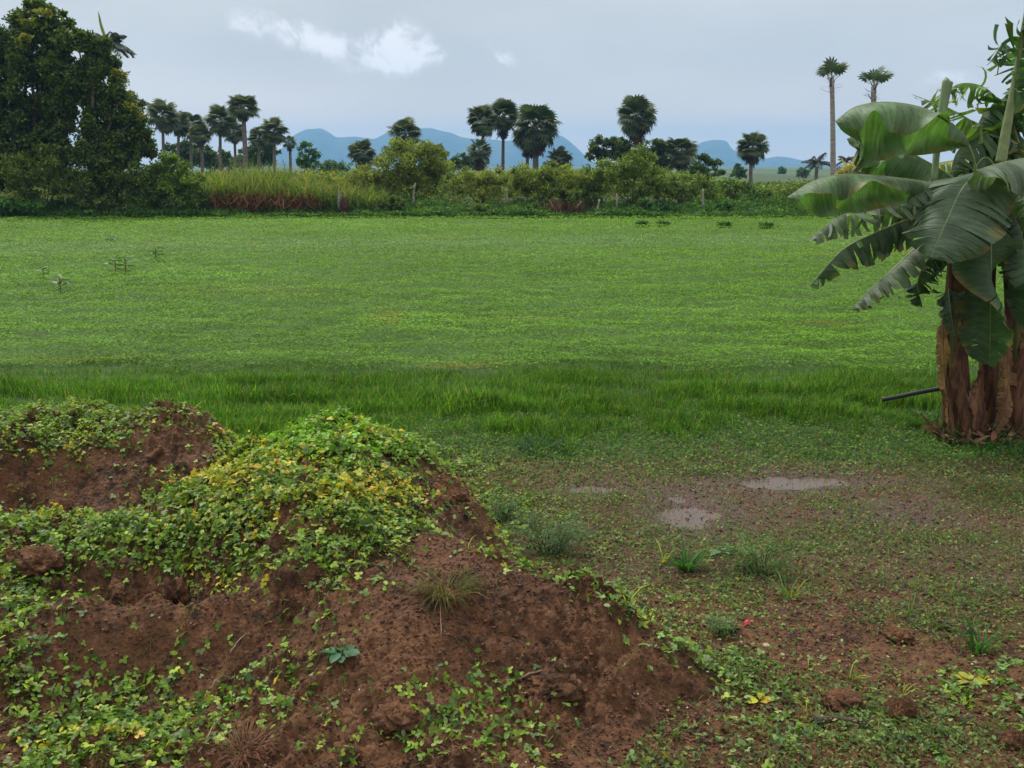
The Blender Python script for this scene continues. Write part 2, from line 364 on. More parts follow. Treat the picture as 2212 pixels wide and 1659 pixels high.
def G(x, y):
    near = np.clip((14 - y) / 5, 0, 1)
    g = (noise2(x * .8, y * .8, 5) * .02 + noise2(x * 3.1, y * 3.1, 6) * .010 + noise2(x * 9, y * 9, 8) * .006 + np.abs(noise2(x * 24, y * 24, 9)) * .007) * near
    g = g + np.clip((6 - y) / 1.5, 0, 1) * np.maximum(noise2(x * 7, y * 7, 55), 0) * .035
    for cx, cy, rx, ry in pud_w:
        r = ((x - cx) / rx) ** 2 + ((y - cy) / ry) ** 2 + noise2(x * 2.6, y * 4, 15) * .9 + noise2(x * 11, y * 14, 16) * .35
        t = np.clip(1.2 - r, 0, 1); g = g * (1 - t * .75) - .022 * t + t * np.maximum(noise2(x * 30, y * 30, 17), 0) * .012
    return g
def Mz(x, y):
    h = Hs(x, y); return h + lumps(x, y) * np.clip(h / .12, 0, 1) - .03 * np.clip(1 - h / .06, 0, 1) - .01
def Z(x, y): return np.maximum(G(x, y), Mz(x, y))
def grid(xs, ys, zf):
    X, Y = np.meshgrid(xs, ys); V = np.stack([X, Y, zf(X, Y)], -1).reshape(-1, 3); nx, ny = len(xs), len(ys)
    i = np.arange(nx - 1)[None] + np.arange(ny - 1)[:, None] * nx; i = i.ravel()
    return V, np.stack([i, i + 1, i + nx + 1, i + nx], 1)
gx = np.concatenate([np.arange(-6.5, 6.5, .032)]); e = 6.5 * 1.16 ** np.arange(1, 45); e = e[e < 4400]
xs = np.concatenate([-e[::-1], gx, e]); ye = 10 * 1.05 ** np.arange(0, 130); ye = ye[ye < 4900]
ys = np.concatenate([[-200, -60, -20, -6, -2, 0, 1, 1.8, 2.3, 2.6], np.arange(2.8, 9.98, .03), ye])
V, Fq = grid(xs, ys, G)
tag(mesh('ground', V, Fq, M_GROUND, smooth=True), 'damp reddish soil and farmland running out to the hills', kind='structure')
# puddles
def watermat():
    m, b = newmat('muddy_water'); geo = b.n('ShaderNodeNewGeometry')
    c = b.mix(b.noise(geo.outputs['Position'], 3, 3)[0], (.075, .045, .034, 1), (.12, .078, .06, 1))
    p = b.n('ShaderNodeBsdfPrincipled'); b.link(c, p.inputs['Base Color']); p.inputs['Roughness'].default_value = .2; p.inputs['IOR'].default_value = 1.45
    bp = b.n('ShaderNodeBump'); bp.inputs['Strength'].default_value = .12; bp.inputs['Distance'].default_value = .01
    b.link(b.noise(geo.outputs['Position'], 60, 2)[0], bp.inputs['Height']); b.link(bp.outputs[0], p.inputs['Normal'])
    o = b.n('ShaderNodeOutputMaterial'); b.link(p.outputs[0], o.inputs[0]); return m
M_WATER = watermat()
for (cx, cy, rx, ry), lb in zip(pud_w, ('small round muddy puddle reflecting the sky', 'long thin muddy puddle in front of the tall grass', 'narrow wet patch beside the weeds at the mound foot')):
    a = np.linspace(0, 2 * np.pi, 40, endpoint=False); r = 1.2 + .1 * np.sin(3 * a + cx)
    V = np.stack([cx + rx * r * np.cos(a), cy + ry * r * np.sin(a), np.full(40, -.0125)], 1); V = np.vstack([V, [cx, cy, -.0125]])
    i = np.arange(40); tag(mesh('puddle', V, np.stack([i, (i + 1) % 40, np.full(40, 40)], 1), M_WATER), lb, kind='structure')
# mounds: one fine sheet split into three heaps by the foot lines between them
xs = np.arange(-6.0, 1.75, .0125); ys = np.arange(2.2, 8.7, .0125)
V, Fq = grid(xs, ys, lambda X, Y: Mz(X, Y))
cen = V[Fq].mean(1); hc = Hs(cen[:, 0], cen[:, 1])
keep = hc > .012
cpx, cpy = topx(cen)
yd = 6.02 + .18 * noise2(cen[:, 0] * 2, cen[:, 1] * 2, 3) + np.clip(cen[:, 0] + 2.6, 0, 1) * .9
isA = (cen[:, 1] > yd) & (cen[:, 0] < -1.75 + .1 * noise2(cen[:, 1] * 3, cen[:, 0], 9))
yc = 4.62 + .25 * np.clip(cen[:, 0] + .9, 0, .8) / .8 + .07 * noise2(cen[:, 0] * 4, cen[:, 1] * 4, 12)
isC = (cen[:, 1] < yc) & ~isA
for nm, msk, lb in (('back', isA, 'far left heap of red earth topped with creeper'),
                    ('mid', ~isA & ~isC, 'highest heap of red earth thick with yellow and green creeper'),
                    ('front', isC, 'nearest heap of bare red-brown earth with a long right-hand slope')):
    f = Fq[keep & msk]; u, inv = np.unique(f, return_inverse=True); vv = V[u]
    o = mesh('soil_mound', vv, inv.reshape(-1, 4), M_SOIL, smooth=True, origin=(*vv[:, :2].mean(0), 0))
    tag(o, lb, 'soil mound', 'heaps of red earth')
# ------------------------------------------------------------------ hills
def hill(prof, label, seed):
    prof = np.array(prof, float); pxs = np.linspace(prof[0, 0], prof[-1, 0], 260); pys = np.interp(pxs, prof[:, 0], prof[:, 1])
    k = np.ones(5) / 5; pys = np.convolve(np.pad(pys, 2, 'edge'), k, 'valid')
    top = np.array([atY(a, b_, 4000) for a, b_ in zip(pxs, pys)]); ds_ = np.linspace(-1, 1, 41); W = 420
    Vv = []
    for d in ds_:
        f = max(0, 1 - abs(d) ** 2.6) ** .8
        z = np.maximum(top[:, 2], 0) * f * (1 + .06 * fbm(top[:, 0] / 90, np.full(len(top), d * 4.), 1, 3, seed) * (abs(d) > .12)) - 4 * (f < .02)
        Vv.append(np.stack([top[:, 0] * (1 + d * W / 4000), np.full(len(top), 4000 + d * W), z], 1))
    Vv = np.concatenate(Vv); nx = len(pxs); i = (np.arange(nx - 1)[None] + np.arange(40)[:, None] * nx).ravel()
    tag(mesh('hills', Vv, np.stack([i, i + 1, i + nx + 1, i + nx], 1), M_HILL, smooth=True), label, kind='structure')
hill([(560, 360), (585, 348), (600, 330), (620, 308), (640, 291), (660, 282), (682, 279), (700, 281), (716, 292), (728, 301), (745, 299), (765, 295), (785, 298), (800, 301), (812, 302), (826, 292), (850, 282), (880, 276),
      (905, 278), (930, 277), (955, 284), (985, 294), (1010, 299), (1050, 303), (1090, 306), (1130, 300), (1170, 291), (1205, 292), (1225, 301), (1245, 318), (1262, 335), (1280, 350), (1310, 360)],
     'long blue row of rounded hills behind the palms', 1)
hill([(1400, 360), (1460, 345), (1490, 330), (1508, 314), (1525, 307), (1545, 304), (1565, 305), (1574, 311), (1580, 322), (1598, 331), (1630, 341), (1655, 343), (1680, 338), (1700, 340), (1730, 346), (1790, 352), (1900, 360)],
     'separate flat-topped blue hill right of the palms', 2)

# ------------------------------------------------------------------ leaf templates
def T_simple():   # folded pointed leaf, length 1
    v = np.array([[0, 0, 0], [.28, .45, .07], [0, 1, -.02], [-.28, .45, .07], [0, .5, 0]], float)
    return v, [np.array([[0, 1, 4], [1, 2, 4], [2, 3, 4], [3, 0, 4]])]
def T_quad():
    v = np.array([[0, 0, 0], [.32, .5, .06], [0, 1, 0], [-.32, .5, .06]], float)
    return v, [np.array([[0, 1, 2], [0, 2, 3]])]
def oval(L=1., w=.62, ang=0., off=0.):
    pr = [(0, 0), (.18, .75), (.45, 1.), (.75, .8), (.95, .3), (1., 0)]
    mid = [(0, y * L, -.10 * L * y * y) for y, _ in pr]
    r = [(w * L * .5 * k, y * L, -.10 * L * y * y + .10 * L * k) for y, k in pr[1:-1]]
    l = [(-a, b_, c) for a, b_, c in r]; v = np.array(mid + r + l); f4, f3 = [], []
    for s, o in ((1, 6), (-1, 10)):
        q = [[0, o, 1], [1, o, o + 1, 2], [2, o + 1, o + 2, 3], [3, o + 2, o + 3, 4], [4, o + 3, 5]]
        for f in q:
            f = f if s == 1 else f[::-1]; (f4 if len(f) == 4 else f3).append(f)
    c, s = math.cos(ang), math.sin(ang); v[:, 1] += off
    x = v[:, 0] * c - v[:, 1] * s; y = v[:, 0] * s + v[:, 1] * c; v = np.stack([x, y, v[:, 2]], 1)
    return v, np.array(f3), np.array(f4)
def T_tri():
    V, f3, f4 = [], [], []; k = 0
    for ang, L in ((0, .62), (1.25, .52), (-1.25, .52)):
        v, a, b_ = oval(L, .74, ang, .06); V.append(v); f3.append(a + k); f4.append(b_ + k); k += len(v)
    V.append(np.array([[-.015, 0, 0], [.015, 0, 0], [.015, -.35, -1.], [-.015, -.35, -1.]])); f4.append(np.array([[0, 1, 2, 3]]) + k)
    return np.concatenate(V), [np.concatenate(f3), np.concatenate(f4)]
def T_oval():
    v, a, b_ = oval(1., .6); return v, [a, b_]
def T_blade(bend=.5, seg=3, w=.03):
    V = []; 
    for i in range(seg):
        t = i / seg; V += [[-w * (1 - t * .6), bend * t * t, t], [w * (1 - t * .6), bend * t * t, t]]
    V.append([0, bend, 1 - bend * .2]); f4 = [[2 * i, 2 * i + 1, 2 * i + 3, 2 * i + 2] for i in range(seg - 1)]
    return np.array(V, float), [np.array(f4), np.array([[2 * seg - 2, 2 * seg - 1, 2 * seg]])]
TS, TQ, TT, TO, TB, TB2 = T_simple(), T_quad(), T_tri(), T_oval(), T_blade(.35), T_blade(.8)
U = lambda a, b_, N: rng.uniform(a, b_, N)

# ------------------------------------------------------------------ crop field
def field():
    N = 700000; Y = 11.3 * (47.0 / 11.3) ** rng.random(N) ** 1.0          # log-uniform in depth
    X = U(-1, 1, N) * (Y * .74 + 1.6)
    dens = .75 + .35 * fbm(X, Y * 1.6, .35, 3, 100)
    k = rng.random(N) < np.clip(dens, .35, 1); X, Y = X[k], Y[k]; N = len(X)
    edge = 11.9 + noise2(X * .5, X * 0, 4) * .5; k = Y > edge - .5 * rng.random(N); X, Y = X[k], Y[k]; N = len(X)
    z = .03 + .085 * np.clip(.8 + fbm(X, Y * 2.0, .8, 3, 60), 0, 2) * rng.random(N) ** .5 + .03 * np.clip(Y / 30, 0, 1)
    sz = .034 * (Y / 12) ** .66 * U(.7, 1.35, N)
    c = vary((.125, .255, .022), N, .08, .04); c *= (1 + .16 * noise2(X * .35, Y * 2.0, 77) + .15 * noise2(X * .9, Y * 3.5, 78) + .12 * noise2(X * .06, Y * .3, 76))[:, None]; shade_leaf = rng.random(N) < .13 * np.clip(.8 + 2.2 * noise2(X * .6, Y * 2.8, 79), 0, 3); c[shade_leaf] = vary((.07, .16, .03), shade_leaf.sum(), .2)  # a share of leaves is coloured darker to imitate shadow in the crop
    big = fbm(X, Y * 1.3, .12, 3, 200)
    c *= (1 + .22 * big + .14 * fbm(X, Y * 1.8, 1.2, 3, 211))[:, None]; c *= np.array([1.12, 1.04, .95]) ** np.clip((Y - 20) / 12, 0, 1)[:, None]
    px, py = topx(np.stack([X, Y, z], 1))
    # greyer clover-like strips, yellow patches, dull soil bits
    gs = np.exp(-((Y - 31 - .12 * X) / 2.6) ** 2) * (.6 + .5 * noise2(X * .25, Y * .5, 31)); gs = np.clip(gs + .5 * np.clip(fbm(X, Y * 2, .5, 2, 90) - .35, 0, 1), 0, .85)
    c = c * (1 - gs[:, None]) + gs[:, None] * vary((.17, .275, .105), N, .2)
    yl = np.zeros(N)
    for a, b_, rx, ry, am in [(840, 683, 35, 14, .8), (1780, 697, 70, 6, .8), (600, 625, 260, 14, .25), (1900, 545, 170, 5, .6), (1030, 790, 110, 7, .9), (1150, 685, 120, 8, .3), (940, 512, 40, 5, .4), (330, 525, 30, 5, .5), (160, 775, 200, 8, .35)]:
        yl = np.maximum(yl, am * np.exp(-((px - a) / rx) ** 2 - ((py - b_) / ry) ** 2))
    yl = yl * (rng.random(N) < .7); c = c * (1 - yl[:, None]) + yl[:, None] * vary((.26, .21, .035), N, .2)
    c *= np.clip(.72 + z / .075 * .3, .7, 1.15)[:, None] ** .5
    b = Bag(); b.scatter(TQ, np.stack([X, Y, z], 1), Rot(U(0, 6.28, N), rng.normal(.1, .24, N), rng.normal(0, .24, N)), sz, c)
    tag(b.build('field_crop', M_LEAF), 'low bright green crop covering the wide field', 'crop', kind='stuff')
field()
# ------------------------------------------------------------------ tall grass strip
def grass():
    N = 330000; Y = U(7.9, 12.9, N); X = U(-1, 1, N) * (Y * .76 + 1.2)
    f_edge = 8.3 + .45 * noise2(X * .9, X * 0 + 3, 14) + .35 * noise2(X * 3, X * 0, 15) + .3 * noise2(X * 7, Y * 3, 16) - .25 * np.clip(-X - .5, 0, 1) + .55 * np.exp(-((X - 2.6) / 1.8) ** 2)
    b_edge = 11.9 + noise2(X * .5, X * 0, 4) * .5
    d = np.clip((Y - f_edge) / .8, 0, 1) * np.clip((b_edge + .9 - Y) / 1.9, 0, 1)
    cl = fbm(X * .8, Y * 2.2, 1.1, 3, 50)
    k = rng.random(N) < d * np.clip(.7 + .6 * cl, .2, 1); X, Y, cl, d = X[k], Y[k], cl[k], d[k]; N = len(X)
    row = noise2(X * .25, Y * 2.0, 61)
    h = (.15 + .09 * cl + .07 * row + .03 * noise2(X * 4, Y * 4, 62)) * U(.6, 1.35, N) * (.5 + .5 * d); h = (h * .85).clip(.05, .36) * (1 - .45 * np.clip((Y - 10.4) / 1.2, 0, 1))
    c = pick([(.065, .175, .017), (.105, .23, .023), (.18, .285, .035), (.045, .13, .018), (.27, .26, .08)], [3.5, 4, 1.8, 2.4, .5], N, .18)
    big = fbm(X * .6, Y, .8, 2, 66); c *= (1 + .22 * big)[:, None]
    wsc = np.stack([h * U(.5, .9, N) * .9 + .05, h, h], 1)
    b = Bag(); az_ = U(0, 6.28, N); m = rng.random(N) < .55
    R = Rot(az_, rng.normal(0, .18, N) + .0, rng.normal(0, .12, N)); P = np.stack([X, Y, Z(X, Y) - .01], 1)
    b.scatter(TB, P[m], R[m], wsc[m], c[m]); b.scatter(TB2, P[~m], R[~m], wsc[~m], c[~m])
    tag(b.build('tall_grass', M_GRASS), 'band of tall soft grass between the field and the bare mud', 'grass', kind='stuff')
grass()
# ------------------------------------------------------------------ creeper and weeds on the near ground
REG = [  # px, py, rx, ry, density
    (90, 925, 170, 55, 1.3), (20, 980, 120, 45, .8), (350, 915, 100, 16, .8), (500, 948, 60, 14, .7), (240, 890, 70, 12, .8), (60, 1065, 130, 30, .12), (30, 1420, 110, 120, .7), (330, 1560, 300, 80, .75), (1020, 1560, 200, 60, .5), (240, 900, 160, 26, .6), (130, 1230, 150, 40, 1.), (420, 1230, 120, 35, .9), (250, 1580, 240, 60, .9), (600, 1620, 160, 40, .5), (900, 1500, 60, 20, .4), (700, 1360, 90, 25, .3),
    (700, 960, 120, 60, 1.7), (620, 1060, 190, 60, 1.3), (830, 960, 90, 40, 1.2), (560, 1000, 90, 40, 1.1), (640, 1140, 230, 60, 1.3), (800, 1080, 110, 55, 1.2), (520, 1200, 180, 55, 1.2), (690, 1200, 110, 55, .9), (900, 990, 60, 18, 1.), (400, 1085, 80, 30, 1.2),
    (150, 1165, 220, 40, 1.4), (60, 1260, 110, 80, 1.1), (340, 1190, 140, 50, 1.3), (40, 1430, 110, 120, .8), (130, 1540, 190, 110, .85), (300, 1510, 110, 60, .7), (350, 1620, 200, 60, .7), (90, 1640, 160, 50, .8),
    (520, 1270, 120, 30, .6), (700, 1290, 110, 30, .35), (480, 1400, 120, 50, .12), (640, 1470, 110, 50, .28), (740, 1420, 60, 20, .35),
    (1040, 1500, 110, 35, .7), (930, 1600, 120, 40, .55), (1130, 1540, 100, 40, .6), (1080, 1620, 140, 40, .45), (820, 1560, 80, 40, .35), (1260, 1430, 80, 30, .22), (600, 1560, 120, 50, .35),
    (1080, 1195, 70, 20, .6), (1170, 1225, 80, 18, .7), (1270, 1270, 80, 22, .8), (1390, 1330, 80, 35, .8), (1470, 1400, 70, 40, .9), (1560, 1450, 80, 45, 1.0), (1640, 1510, 80, 40, .55),
    (1700, 1590, 150, 45, .5), (1560, 1600, 120, 50, .3), (1880, 1560, 120, 50, .3), (2000, 1610, 150, 45, .45), (2400, 1560, 200, 110, .45), (2350, 1300, 160, 80, .3), (2120, 1500, 110, 50, .5), (1500, 1640, 100, 25, .4), (1560, 1340, 120, 40, .55), (2150, 1420, 80, 40, .5),
    (1420, 1290, 130, 35, .5), (1750, 1420, 140, 25, .2), (1300, 1180, 140, 40, .45), (1160, 1110, 90, 50, .75), (1010, 1010, 70, 22, .8), (1600, 1260, 160, 40, .35), (1060, 1070, 60, 40, .6)]
YEL = [(800, 1080, 130, 28, .9), (700, 1090, 120, 22, .6), (460, 1050, 110, 30, .8), (610, 1010, 110, 30, .4), (760, 1130, 120, 40, .2), (560, 1120, 120, 40, .3), (820, 950, 70, 20, .4), (430, 940, 120, 14, .4), (120, 960, 130, 40, .15), (490, 1265, 70, 14, .8), (500, 1285, 50, 8, .8), (230, 1615, 70, 18, .8), (170, 1600, 50, 12, .6), (95, 1135, 110, 8, .7), (380, 1165, 60, 12, .5),
       (690, 1500, 70, 14, .5), (1480, 1640, 60, 8, .7), (590, 1180, 70, 18, .4), (60, 1620, 60, 20, .5), (640, 1240, 20, 8, .5), (290, 1125, 30, 8, .7), (1640, 1510, 14, 6, .8), (2110, 1480, 30, 10, .6), (420, 1530, 60, 12, .4), (720, 1560, 50, 10, .4), (1400, 1350, 50, 10, .4)]
def field_val(R, px, py):
    s = np.zeros(len(px))
    for r in R: s = np.maximum(s, r[4] * np.exp(-(((px - r[0]) / r[2]) ** 2 + ((py - r[1]) / r[3]) ** 2) ** 1.6 * .55))
    return s
def creeper():
    N = 260000; Y = 3.0 * (8.7 / 3.0) ** rng.random(N); X = U(-1, 1, N) * (Y * .58 + .25)
    z = Hs(X, Y); px, py = topx(np.stack([X, Y, z], 1))
    d = field_val(REG, px, py) * np.clip(.66 + .8 * fbm(X, Y, 2.1, 3, 300), .0, 1.4)
    back = (Y > 7.5) & (X < -1.8); d[back] = np.maximum(d[back], .5)
    area_w = (Y / 8.7) ** 1.1 * 1.0                                # candidates are denser (per m2) near: even it out
    mB = field_val([(640, 1080, 260, 190, 1.)], px, py); k = rng.random(N) < d * area_w * (.58 + .5 * mB + .5 * field_val([(90, 930, 170, 60, 1.)], px, py)); X, Y, px, py, d = X[k], Y[k], px[k], py[k], d[k]; N = len(X)
    st = rng.random(N) < .12; nr = st.sum(); ns = 11; hd = U(0, 6.28, nr)[:, None] + np.cumsum(rng.normal(0, .3, (nr, ns)), 1); step = U(.018, .034, nr)[:, None]
    RX = X[st][:, None] + np.cumsum(np.cos(hd) * step, 1); RY = Y[st][:, None] + np.cumsum(np.sin(hd) * step, 1)
    keep_ = rng.random(N) < .42; X = np.concatenate([X[keep_], RX.ravel() + rng.normal(0, .006, nr * ns)]); Y = np.concatenate([Y[keep_], RY.ravel() + rng.normal(0, .006, nr * ns)])
    hs_ = Hs(X, Y); px, py = topx(np.stack([X, Y, hs_], 1)); d = field_val(REG, px, py); ok_ = (rng.random(len(X)) < .25 + d) & (Y > 2.9); X, Y, px, py, d = X[ok_], Y[ok_], px[ok_], py[ok_], d[ok_]; N = len(X)
    rz = Z(RX, RY) + .008; rv = np.stack([RX, RY, rz], -1); pn_ = np.stack([-np.sin(hd), np.cos(hd), 0 * hd], -1) * .0016
    rV = np.stack([rv - pn_, rv + pn_], 2).reshape(-1, 3); base_ = (np.arange(nr)[:, None] * ns + np.arange(ns - 1)[None]).ravel() * 2; rF = np.stack([base_, base_ + 1, base_ + 3, base_ + 2], 1)
    b = Bag(); b.add(rV, rF, (.14, .13, .045)); tag(b.build('creeper_runners', M_GRASS), 'thin creeping stems running over the earth', 'creeper', kind='stuff')
    z = Z(X, Y); y_ = field_val(YEL, px, py)
    lift = U(.008, .03, N) + np.clip(d - .5, 0, 1) * .055 * rng.random(N) + .02 * np.exp(-((px - 690) / 60) ** 2 - ((py - 930) / 40) ** 2) * rng.random(N)
    lift[(X > 1) | (Y < 0)] *= .8
    sz = U(.015, .037, N) * (1 + .35 * np.exp(-((px - 700) / 110) ** 2 - ((py - 960) / 50) ** 2)) * np.where((X > .1) & (Y > 4.6), .62, 1)
    c = pick([(.055, .12, .018), (.115, .215, .026), (.19, .31, .036), (.28, .38, .05), (.17, .24, .09), (.40, .42, .05)], [2.6, 3.8, 3.4, 2.2, 1.2, .2], N, .18)
    crest = np.exp(-((px - 700) / 190) ** 2 - ((py - 960) / 60) ** 2); cr = rng.random(N) < crest * .85
    c[cr] = vary((.18, .36, .03), cr.sum(), .2)
    rt = np.clip((px - 1100) / 200, 0, 1); rr = rng.random(N) < rt * .5; c[rr] = vary((.20, .29, .10), rr.sum(), .2)
    ye = rng.random(N) < y_ * .75; c[ye] = pick([(.50, .44, .035), (.40, .42, .05), (.55, .38, .06)], [3, 3, 1], ye.sum(), .12)
    h1, h2 = Hs(X + .05, Y), Hs(X, Y + .05); h0 = Hs(X, Y); sx, sy = (h1 - h0) / .05, (h2 - h0) / .05
    R = Rot(U(0, 6.28, N), rng.normal(0, .5, N), rng.normal(0, .5, N))
    tilt = Rot(np.zeros(N), np.arctan(sy) * .6, -np.arctan(sx) * .6)
    R = tilt @ R; P = np.stack([X, Y, z + lift], 1)
    # slot by what they grow on
    who = np.where((Y > 6.02) & (X < -1.75), 0, np.where((X > -.1 + (5.6 - Y) * .9) & (h0 < .05), 3, np.where(Y < 4.7, 2, 1)))
    for i, (nm, lb) in enumerate((('creeper', 'green creeper over the far left earth heap'), ('creeper', 'yellow and green creeper blanketing the highest earth heap'),
                                  ('creeper', 'patchy creeper on the nearest earth heap'), ('weed_cover', 'sparse low weeds over the damp ground on the right'))):
        m = who == i; b = Bag(); t = rng.random(N) < .6
        for TTm, mm in ((TT, m & t), (TO, m & ~t)):
            b.scatter(TTm, P[mm], R[mm], np.stack([sz[mm] * 1.35, sz[mm] * 1.35, np.maximum(lift[mm], .02)], 1) if TTm is TT else sz[mm], c[mm])
        tag(b.build(nm, M_CREEP), lb, 'creeper' if i < 3 else 'weeds', kind='stuff')
creeper()
def small_weeds():
    # tiny seedlings and short grass on the mud
    N = 450000; Y = 3.4 * (9.6 / 3.4) ** rng.random(N); X = U(-.25, .85, N) * Y * 1.0; P0 = np.stack([X, Y, Y * 0], 1); px, py = topx(P0)
    h0 = Hs(X, Y); d = .09 + .72 * np.clip(fbm(X, Y * 1.7, 1.0, 4, 400) + .08, 0, 1) + .55 * np.clip((Y - 7.3) / .7, 0, 1) + .15 * np.clip(noise2(X * 5, Y * 5, 22), 0, 1) + field_val([(1250, 1120, 230, 80, .45), (1680, 1230, 200, 60, .3), (2160, 1080, 90, 30, .6), (2100, 1200, 160, 50, .25)], px, py)
    for cx, cy, rx, ry in pud_w: d *= 1 - .8 * np.exp(-(((X - cx) / rx) ** 2 + ((Y - cy) / ry) ** 2) ** 2)
    d *= 1 - .6 * field_val([(1850, 1400, 180, 50, 1), (1900, 1500, 120, 30, .7)], px, py)
    k = (rng.random(N) < d * (Y / 9.6) ** .9) & (h0 < .04) & (px < 2900); X, Y, h0 = X[k], Y[k], h0[k]; N = len(X); z = G(X, Y)
    c = pick([(.08, .15, .04), (.15, .225, .06), (.23, .30, .10), (.08, .15, .07), (.30, .27, .08), (.24, .15, .08)], [3, 4, 2.0, 2.4, .35, 1.0], N, .15)
    c[Y > 7.9] *= (.75, .95, .7)
    t = rng.random(N) < .72; b = Bag(); P = np.stack([X, Y, z + U(.003, .03, N)], 1); R = Rot(U(0, 6.28, N), rng.normal(.15, .5, N), rng.normal(0, .4, N))
    sz = U(.010, .032, N) * (1 + .3 * (Y > 7.5)); b.scatter(TS, P[t], R[t], sz[t], c[t])
    t = ~t; P[:, 2] = z - .003; h = U(.02, .07, N); R = Rot(U(0, 6.28, N), rng.normal(0, .3, N), rng.normal(0, .3, N))
    b.scatter(TB2, P[t], R[t], np.stack([h * 1.1, h, h], 1)[t], c[t])
    tag(b.build('seedlings', M_GRASS), 'tiny seedlings and short grass dotted over the mud', 'weeds', kind='stuff')
    # crumbs and pebbles
    b = Bag(); N = 60000; Y = 3.1 * (8.2 / 3.1) ** rng.random(N); X = U(-1, 1, N) * (Y * .56 + .2); s = rng.lognormal(-5.35, .5, N).clip(.003, .014)
    v = np.array([[1, 0, 0], [-1, 0, 0], [0, 1, 0], [0, -1, 0], [0, 0, .8], [0, 0, -.6], [.6, .6, .5], [-.6, .5, .5], [-.5, -.6, .4], [.6, -.6, .3]], float)
    f = np.array([[4, 6, 7], [4, 7, 8], [4, 8, 9], [4, 9, 6], [6, 0, 2], [7, 2, 1], [8, 1, 3], [9, 3, 0], [6, 2, 7], [7, 1, 8], [8, 3, 9], [9, 0, 6], [0, 5, 2], [2, 5, 1], [1, 5, 3], [3, 5, 0]])
    wh = rng.random(N) < .006; c = vary((.115, .05, .028), N, .4); c[wh] = vary((.5, .42, .36), wh.sum(), .15); s[wh] = s[wh].clip(.004, .009)
    b.scatter((v, [f]), np.stack([X, Y, Z(X, Y) + s * .3], 1), Rot(U(0, 6.28, N), U(-.5, .5, N), U(-.5, .5, N)), np.stack([s, s * U(.6, 1, N), s * U(.5, .9, N)], 1), c)
    tag(b.build('soil_crumbs', solid('crumb', (.8, .8, .8), (1, 1, 1), 40, .9, .4, attr=True)), 'loose crumbs of earth and pale grit over the heaps', 'soil', kind='stuff')
small_weeds()

# ------------------------------------------------------------------ clods
def sphere(nu=18, nv=12):
    a = np.linspace(0, 2 * np.pi, nu, endpoint=False); e_ = np.linspace(-np.pi / 2, np.pi / 2, nv)
    V = np.stack([np.outer(np.cos(e_), np.cos(a)), np.outer(np.cos(e_), np.sin(a)), np.outer(np.sin(e_), np.ones(nu))], -1).reshape(-1, 3)
    i = np.arange(nu); j = (i + 1) % nu
    return V, np.concatenate([np.stack([r * nu + i, r * nu + j, (r + 1) * nu + j, (r + 1) * nu + i], 1) for r in range(nv - 1)])
def surf(px, py):
    d = ray(px, py); o_ = np.array([0, 0, CAM_H]); t = np.linspace(2.5, 14, 1600); P = o_ + t[:, None] * d
    h = Z(P[:, 0], P[:, 1]); i = np.argmax(P[:, 2] < h); return np.array([P[i, 0], P[i, 1], h[i]])
def clod(px, py, w_, h_, label, seed):
    c = surf(px, py); dep = c[1] / ray(px, py)[1]; a, hh = w_ * dep / F / 2, h_ * dep / F / 2
    V, f = sphere(44, 26); q = V * 2.1 + seed
    n_ = .22 * noise2(q[:, 0] + q[:, 2], q[:, 1] - q[:, 2], seed) + .12 * noise2(q[:, 0] * 2.5 - q[:, 2], q[:, 1] * 2.5 + q[:, 2] * 2, seed + 1) + .09 * noise2(q[:, 0] * 6 + q[:, 2] * 3, q[:, 1] * 6 + q[:, 2] * 4, seed + 2)
    n_ = n_ * 1.5 + .05 * noise2(q[:, 0] * 13 + q[:, 2] * 9, q[:, 1] * 13, seed + 3); V = V * (1 + n_)[:, None]; V = V * (a, a * .9, hh * 1.1) + c + (0, 0, hh * .05)
    o = mesh('earth_clod', V, f, M_SOIL, smooth=True, origin=c); tag(o, label, 'clod', 'clods of red earth')
for i, a in enumerate([
    (88, 1218, 96, 54, 'big clod of earth among leaves at the left edge'),
    (530, 1062, 44, 44, 'brown clod poking out of the yellow leaves on the highest heap'),
    (718, 915, 50, 18, 'small clod on the summit of the highest heap'),
    (375, 1300, 62, 70, 'upright clod at the rim of the hollow in the nearest heap'),
    (856, 1550, 90, 46, 'broad crumbly clod low on the nearest heap'),
    (1195, 1490, 120, 60, 'dark craggy clod on the lower slope of the nearest heap'),
    (1945, 1545, 62, 62, 'tall clod standing among weeds at bottom right'),
    (1820, 1515, 80, 36, 'low clod left of the tall one at bottom right'),
    (1935, 1372, 66, 26, 'flat clod at the back of the bare muddy patch'),
    (330, 1545, 70, 44, 'clod half hidden by creeper in the bottom left'),
    (1235, 1245, 40, 26, 'small dark clod just behind the ridge of the nearest heap'),
    (2190, 1610, 60, 60, 'reddish clod at the bottom right corner'),
    (985, 1075, 50, 30, 'broken clod on the steep right side of the highest heap')]):
    clod(*a, i * 5 + 2)
